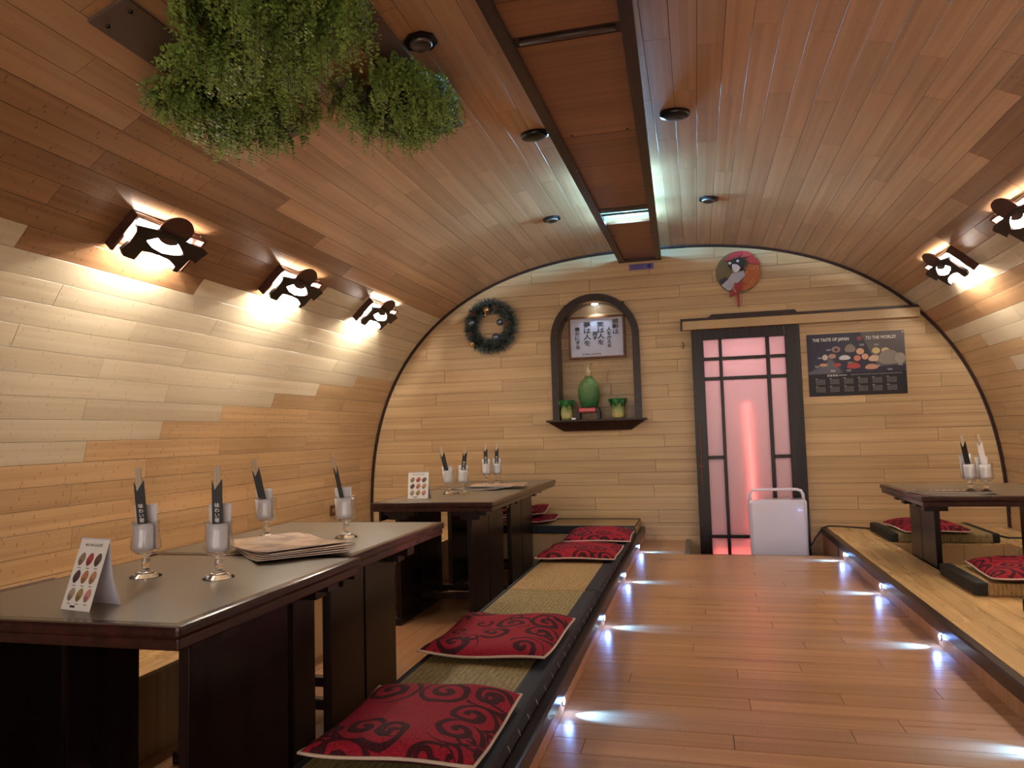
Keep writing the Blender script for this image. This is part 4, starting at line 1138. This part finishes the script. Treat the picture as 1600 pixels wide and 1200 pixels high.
setting(-1.631, 1.901, 'on the nearest table beside the tent card', -.10, lettered=True)
setting(-1.383, 1.907, 'on the nearest table in front of the menus', -.01, lettered=True)
setting(-1.727, 2.694, 'on the second table by the vault wall', -.22, nap_h=.20)
setting(-1.39, 2.73, 'on the second table behind the menus', -.20, edge=True, nap_h=.20)
setting(-1.657, 4.775, 'on the far table next to the upright card', -.22, nap_h=.19)
setting(-1.575, 4.819, 'on the far table, second from the upright card', .12, lettered=True, nap_h=.19)
setting(-1.67, 5.732, 'on the farthest table, inner one of the pair', .0, lettered=True, nap_h=.20)
setting(-1.60, 5.80, 'on the farthest table, outer one of the pair', .03, lettered=True, nap_h=.20)
setting(1.468, 4.61, 'on the door-side table, with the black sleeve', -.16, nap_h=.215)
setting(1.535, 4.575, 'on the door-side table, with the white sleeve', -.14, white=True, nap_h=.20)

# ------------------------------------------------------------------ menus
def menu(x, y, z, w, l, rz, label, group, mt='menu', lift=.0, th=.004):
    o = thing('menu_booklet', label, 'menu', (x, y, z), rz, group=group)
    for nm, z0, z1, m_ in (('cover', th * .7, th, mt), ('pages', th * .3, th * .7, 'white'), ('back_cover', 0, th * .3, 'menud')):
        vs = []; fs = []; n = 8
        for i in range(n + 1):
            q = -1 + 2 * i / n; b = lift * abs(q) ** 2.2
            for yy in (-1, 1):
                for zz in (z0, z1): vs.append((q * w / 2, yy * l / 2, zz + b))
        for i in range(n):
            a, c = i * 4, i * 4 + 4; fs += [(a + 1, c + 1, c + 3, a + 3), (a, a + 2, c + 2, c), (a, c, c + 1, a + 1), (a + 2, a + 3, c + 3, c + 2)]
        fs += [(0, 1, 3, 2), (n * 4, n * 4 + 2, n * 4 + 3, n * 4 + 1)]
        MB().add(vs, fs).obj(nm, m_, o)
    return o
ords = ('bottom', 'second', 'third', 'fourth', 'topmost')
for i in range(5):
    menu(-1.43 + R.uniform(-.02, .02) - i * .006, 2.375 + i * .006, ZT + .0006 + i * .0052, .43 - .008 * i, .30, -.80 + i * .05 + R.uniform(-.03, .03), ords[i] + ' menu booklet of the pile where the two near tables meet', 'menus on the near tables', lift=.010, th=.004)
for i in range(4):
    menu(-1.60 + i * .05, 5.22 + i * .045 - (.05 if i % 2 else 0), ZT + .0006 + i * .006, .40, .28, -.55 + .22 * i, ('bottom', 'second', 'third', 'topmost')[i] + ' menu booklet of the fanned pile on the far tables', 'menus on the far tables', mt='menud' if i < 3 else 'menu', lift=.003, th=.005)
for i in range(2):
    m_ = menu(1.36 + i * .03, 4.60 + i * .03, ZT + .0006 + i * .006, .36, .27, .25 - .3 * i, ('lower' if i == 0 else 'upper') + ' dark menu booklet on the door-side table', 'menus on the door-side table', mt='menud', lift=.002, th=.005)
    if i == 1:
        mb = MB()
        for q in range(7): mb.box((-.12 + q * .034, .02, .0052), (-.12 + q * .034 + .022, .045, .0058))
        mb.obj('title_marks', 'white', m_)

# ------------------------------------------------------------------ tent cards
def tent(x, y, rz, w, h, d, ridge, label):
    o = thing('tent_card', label, 'card', (x, y, ZT + .0006), rz, group='mochi tent cards')
    t_ = .0012
    # front panel leans back to the ridge, rear panel bows to the table
    L = math.hypot(h, ridge); ux, uz = ridge / L, h / L
    fr = lambda a, b, q: Vector((a, b * ux - q * uz, b * uz + q * ux))
    MB().prism([(-w / 2, 0), (w / 2, 0), (w / 2, L), (-w / 2, L)], fr, -t_, 0).obj('front_panel', 'white', o)
    vs = []; fs = []; n = 8
    for i in range(n + 1):
        q = i / n; yy = ridge + (d - ridge) * q ** 2.2; zz = h * (1 - q)
        for a in (-w / 2, w / 2): vs += [(a, yy, zz), (a, yy - t_, zz)]
    for i in range(n):
        a, c = i * 4, i * 4 + 4; fs += [(a, a + 2, c + 2, c), (a + 1, c + 1, c + 3, a + 3), (a, c, c + 1, a + 1), (a + 2, a + 3, c + 3, c + 2)]
    MB().add(vs, fs).obj('rear_panel', flat(206, 204, 220), o)
    k = w / .105
    b4 = basis((1, 0, 0), (0, ux, uz), (0, -uz, ux), (0, 0, 0))
    lettering('mochi', flat(110, 104, 100), o, b4 @ Matrix.Translation((0, L * .90, .0005)) @ Matrix.Diagonal((.8 * k, .85, 1, 1)))
    colr = [(148, 126, 110), (178, 78, 82), (104, 84, 76), (92, 66, 74), (188, 126, 94), (186, 142, 108), (170, 152, 128), (160, 136, 92), (204, 138, 134)]
    for q, c in enumerate(colr):
        cx = (-.030 + (q % 3) * .030) * k; cz = L * (.70 - .245 * (q // 3))
        pts = []
        for a in range(16):
            an = 2 * pi * a / 16; pts.append((cx + k * (.010 * math.cos(an) * (1 + .18 * math.cos(2 * an)) + .0035 * math.sin(an)), cz + .0165 * math.sin(an)))
        MB().prism(pts, fr, 0, .0004).obj('mochi_print', flat(*c), o)
        MB().prism([(cx + k * (.0075 * math.cos(a * pi / 5) - .002), cz - .008 + .0075 * math.sin(a * pi / 5)) for a in range(10)], fr, .0004, .0007).obj('mochi_print', flat(*[int(v * .78) for v in c]), o)
        MB().prism([(cx - .006 * k, cz - .0225), (cx + .006 * k, cz - .0225), (cx + .006 * k, cz - .0205), (cx - .006 * k, cz - .0205)], fr, 0, .0004).obj('caption_mark', flat(120, 112, 108), o)
    MB().prism([(-.022 * k, L * .035), (-.004 * k, L * .035), (-.004 * k, L * .065), (-.022 * k, L * .065)], fr, 0, .0004).obj('caption_mark', flat(60, 54, 52), o)
    return o
tent(-1.484, 1.492, -.19, .105, .166, .085, .055, 'white folded mochi card on the nearest table corner')
tent(-1.758, 4.45, .10, .135, .168, .08, .03, 'small upright mochi card on the far table')

# ------------------------------------------------------------------ air purifier and its cable
ap = thing('air_purifier', 'white air purifier with carry handle standing before the door', 'air purifier', (0.592, 6.21, PITZ))
def rrect(hx, hy, r, n=5):
    pts = []
    for k, (sx, sy) in enumerate(((1, -1), (1, 1), (-1, 1), (-1, -1))):
        for i in range(n + 1):
            a = -pi / 2 + k * pi / 2 + i * pi / 2 / n; pts.append((sx * (hx - r) + r * math.cos(a), sy * (hy - r) + r * math.sin(a)))
    return pts
vs = []; fs = []; secs = [(0, .208, .085, .02), (.01, .214, .09, .03), (.30, .216, .095, .03), (.50, .218, .10, .03), (.515, .214, .097, .03), (.522, .205, .088, .028)]
for z_, hx, hy, r in secs: vs += [(a, b, z_) for a, b in rrect(hx, hy, r)]
n = len(rrect(.1, .1, .01))
for i in range(len(secs) - 1):
    for j in range(n): fs.append((i * n + j, i * n + (j + 1) % n, (i + 1) * n + (j + 1) % n, (i + 1) * n + j))
fs += [tuple(range(n - 1, -1, -1)), tuple(range((len(secs) - 1) * n, len(secs) * n))]
MB().add(vs, fs, False).obj('housing', 'plastic', ap)
hp = [(-.205, .0, .51), (-.20, .0, .56), (-.185, 0, .588), (-.15, 0, .598), (.15, 0, .598), (.185, 0, .588), (.20, 0, .56), (.205, 0, .51)]
MB().tube(hp, .0125, 8).obj('carry_handle', 'plastic', ap)
MB().cbox((-.09, -.02, .521), (.09, .03, .527), .003).obj('control_panel', 'plasticg', ap)
MB().lathe([(.010, 0), (.010, .004)], 12).obj('foot_wheel', 'blackp', ap).matrix_local = Matrix.Translation((.145, -.092, .075)) @ Matrix.Rotation(pi / 2, 4, 'X')
MB().box((.165, -.094, .074), (.195, -.090, .080)).obj('brand_mark', 'blackp', ap)
cb = [(0.785, 6.318, -.10), (0.85, 6.37, -.03), (0.90, 6.42, .04), (0.955, 6.42, .118), (1.00, 6.42, .135), (1.10, 6.42, .131), (1.22, 6.40, .124), (1.32, 6.36, .123), (1.6, 6.38, .122), (1.9, 6.36, .122), (2.05, 6.1, .122), (2.1, 5.9, .122), (2.25, 5.9, .122)]
tag(MB().tube(cb, .006, 8).obj('power_cable', 'cable'), 'black power cable running from the purifier over the platform edge', 'cable')
# socket on the vault wall
x, z_ = at_s(.14); 
so = thing('wall_socket', 'small brown wall socket low on the vault wall', 'socket', (x + .001, 5.72, z_ + .02))
MB().cbox((0, -.05, -.045), (.012, .05, .045), .004).obj('socket_plate', 'outlet', so)
MB().lathe([(.02, 0), (.02, .003), (.014, .004)], 16).obj('socket_face', flat(150, 110, 84), so).matrix_local = Matrix.Translation((.012, 0, 0)) @ Matrix.Rotation(pi / 2, 4, 'Y')

# ------------------------------------------------------------------ step lights in the risers
def step_light(x, y, side, label):
    o = thing('step_light', label, 'step light', (x, y, .043), group='blue-white step lights')
    rot = Matrix.Rotation(-side * pi / 2, 4, 'Y') if side < 0 else Matrix.Rotation(-pi / 2, 4, 'Y')
    rot = Matrix.Rotation(pi / 2, 4, 'Y') if side < 0 else Matrix.Rotation(-pi / 2, 4, 'Y')
    MB().lathe([(.017, -.002), (.017, .003), (.013, .004)], 20).obj('bezel', 'steel', o).matrix_local = rot
    MB().lathe([(.0125, .0035), (.010, .006), (.004, .007)], 16).obj('lens', 'led', o).matrix_local = rot
    d = 1 if side < 0 else -1
    s = light('led_beam', 'SPOT', (d * .012, 0, .0), LED_W, (0.10, 0.36, 1.0), o, spot_size=1.0, spot_blend=1.0, shadow_soft_size=.005)
    aim(s, (d, 0, -.50))
    light('led_glow', 'POINT', (d * .02, 0, 0), .10, (0.22, 0.40, 1.0), o, shadow_soft_size=.01)
for i, y in enumerate((5.85, 4.70, 3.62, 2.50)):
    step_light(XL, y, -1, ('step light nearest the end wall in the riser under the seat mats', 'second step light from the end wall under the seat mats', 'third step light from the end wall under the seat mats', 'foremost step light in the riser under the seat mats')[i])
for i, y in enumerate((5.58, 4.53, 3.50, 2.44)):
    step_light(XR, y, 1, ('step light nearest the purifier in the bare riser', 'second step light from the purifier in the bare riser', 'third step light from the purifier in the bare riser', 'step light in the bare riser just outside the picture edge')[i])

# ------------------------------------------------------------------ hanging plants on boards
def board(s0, s1, y0, y1, label):
    o = thing('mounting_board', label, 'board', (0, 0, 0), group='boards holding the hanging plants')
    n = 4; vs = []; fs = []
    for i in range(n + 1):
        s = s0 + (s1 - s0) * i / n; x, z_ = at_s(s); t, nn = frame_s(s)
        for y in (y0, y1):
            for h in (.001, .014): vs.append((x + nn.x * h, y, z_ + nn.z * h))
    for i in range(n):
        a, c = i * 4, i * 4 + 4; fs += [(a, c, c + 2, a + 2), (a + 1, a + 3, c + 3, c + 1), (a, a + 1, c + 1, c), (a + 2, c + 2, c + 3, a + 3)]
    fs += [(0, 2, 3, 1), (n * 4, n * 4 + 1, n * 4 + 3, n * 4 + 2)]
    MB().add(vs, fs).obj('board', 'board', o)
    for s, y in ((s0 + .03, y0 + .05), (s1 - .03, y0 + .05), (s0 + .03, y1 - .05), (s1 - .03, y1 - .05)):
        x, z_ = at_s(s); t, nn = frame_s(s)
        MB().sphere((x + nn.x * .014, y, z_ + nn.z * .014), .008, 6).obj('screw', 'blackp', o)
board(2.62, 2.775, 1.87, 2.95, 'brown board on the ceiling above the lamps, behind hanging plants')
board(3.265, 3.415, 1.2, 3.43, 'brown board on the ceiling next to the octagonal downlight')
def plant(x, y, ztop, rx, ry, hang, nst, seed, label, slope=1.0):
    rr = random.Random(seed)
    o = thing('hanging_plant', label, 'hanging plant', (x, y, ztop), group='hanging boxwood plants on the ceiling')
    MB().lathe([(.05, 0), (.07, -.01), (.075, -.05), (.05, -.075)], 16).obj('plant_holder', 'blackp', o)
    leaf = MB(); stems = MB()
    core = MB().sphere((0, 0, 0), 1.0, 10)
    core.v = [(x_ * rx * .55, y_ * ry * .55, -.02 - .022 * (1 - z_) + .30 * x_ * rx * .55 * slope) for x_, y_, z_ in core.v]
    core.obj('dark_core', 'leafd', o)
    for s in range(nst):
        if s % 9 == 0:
            ca, cq, cl = rr.uniform(0, 2 * pi), math.sqrt(rr.random()), rr.choice((.5, .7, .9, 1.1, 1.5))
        a = ca + rr.gauss(0, .16); q = min(1.05, max(.02, cq + rr.gauss(0, .09)))
        p = Vector((math.cos(a) * rx * .8 * q, math.sin(a) * ry * .8 * q, -.02 - .05 * rr.random() * (1 - q)))
        p.z += .30 * p.x * slope
        L = hang * (1.05 - .35 * q * q) * rr.uniform(.7, 1.1) * cl
        n = int(L / .0125) + 4; pts = [p.copy()]
        d = Vector((math.cos(a) * q, math.sin(a) * q, rr.uniform(-.3, .15))) * 1.5
        for i in range(n):
            f = i / n
            d = d * .84 + Vector((0, 0, -.30 * (.25 + f)))
            d += Vector((rr.uniform(-.07, .07), rr.uniform(-.07, .07), 0))
            st = d.normalized() * .0135
            p = p + st; pts.append(p.copy())
            if i > 1:
                for sd in (-1, 1):
                    e = st.cross(Vector((rr.uniform(-1, 1), rr.uniform(-1, 1), rr.uniform(-.3, .3))))
                    if e.length < 1e-6: continue
                    e.normalize(); e = e * sd + st.normalized() * .5; e.normalize()
                    ll = rr.uniform(.015, .025) * (1 - .4 * f); w = e.cross(st).normalized() * ll * .42
                    w = (w + Vector((rr.uniform(-.3, .3), rr.uniform(-.3, .3), rr.uniform(-.3, .3))) * ll * .4)
                    b = p + e * .002; c = p + e * ll * .6; tip = p + e * ll * 1.15
                    leaf.add([b, c - w, tip, c + w], [(0, 1, 2, 3)])
        if s % 3 == 0: stems.tube(pts[::3], .0014, 3)
    l = leaf.obj('foliage', 'leaf', o); l['kind'] = 'stuff'
    stems.obj('stems', flat(92, 84, 44), o)['kind'] = 'stuff'
    return o
def vz(s, h=.016):
    x, z_ = at_s(s); t, nn = frame_s(s); return x + nn.x * h, z_ + nn.z * h
x, z_ = vz(2.75); plant(-1.70, 2.48, z_, .25, .42, .085, 900, 11, 'broad bushy hanging plant below the lamp-side board', 1.3)
x, z_ = vz(3.30); plant(-1.23, 2.96, z_, .22, .38, .11, 800, 12, 'hanging plant beside the octagonal downlight, farthest from us', .6)
x, z_ = vz(3.16); plant(-1.30, 2.08, z_, .27, .32, .19, 800, 13, 'hanging plant at the top edge of the picture, in front of the others', .6)

# ------------------------------------------------------------------ legless seat behind the nearest table
fs_ = thing('floor_seat', 'brown wooden seat back just showing behind the nearest table', 'floor seat', (-2.05, 1.77, PLAT + .001))
MB().cbox((-.40, -.2, .0), (-.02, .2, .03), .008).obj('seat', 'outlet', fs_)
MB().cbox((-.012, -.215, .0), (.006, .215, .408), .008).obj('backrest', 'outlet', fs_)

# ------------------------------------------------------------------ sub-parts hang under the part they sit on
def sub(owner, kids, onto):
    ch = list(owner.children)
    base = [c for c in ch if c.name.split('.')[0] == onto]
    if not base: return
    for c in ch:
        if c.name.split('.')[0] in kids: c.parent = base[-1]
for o in list(bpy.data.objects):
    if o.parent is not None or 'label' not in o: continue
    n = o.name.split('.')[0]
    if n == 'vase_stand':
        sub(o, ('plaque_marks',), 'red_plaque'); sub(o, ('red_plaque',), 'stand_top')
        for g in list(o.children):
            if g.name.startswith('stand_top'):
                for q in list(g.children):
                    for r_ in list(q.children): r_.parent = g
    elif n == 'framed_calligraphy': sub(o, ('lettering', 'signature'), 'sheet')
    elif n == 'calendar_poster': sub(o, ('lettering', 'round_emblem', 'emblem_strokes', 'sushi_print', 'calendar_grid', 'small_print', 'calendar_field', 'grey_field', 'smoke_field'), 'sheet')
    elif n == 'wall_sticker': sub(o, ('small_print', 'round_emblem'), 'sheet')
    elif n == 'geisha_plaque': sub(o, ('eye', 'lips'), 'face'); sub(o, ('hair_flower',), 'hair'); sub(o, ('kimono_flowers',), 'orange_kimono'); sub(o, ('cord',), 'red_fan')
    elif n == 'tent_card': sub(o, ('lettering', 'mochi_print', 'caption_mark'), 'front_panel')
    elif n == 'tatami_mat': sub(o, ('stitches',), 'cloth_border')
    elif n == 'mounting_board': sub(o, ('screw',), 'board')
    elif n == 'chopstick_sleeve': sub(o, ('lettering',), 'paper_sleeve')
    elif n == 'air_purifier': sub(o, ('control_panel', 'foot_wheel', 'brand_mark'), 'housing')
    elif n == 'low_table': sub(o, ('top_panel', 'edge_moulding'), 'tabletop')
    elif n == 'menu_booklet': sub(o, ('title_marks',), 'cover')
    elif n == 'ceiling_speaker': sub(o, ('indicator',), 'housing')
    elif n == 'seat_cushion': sub(o, ('piping',), 'cover')
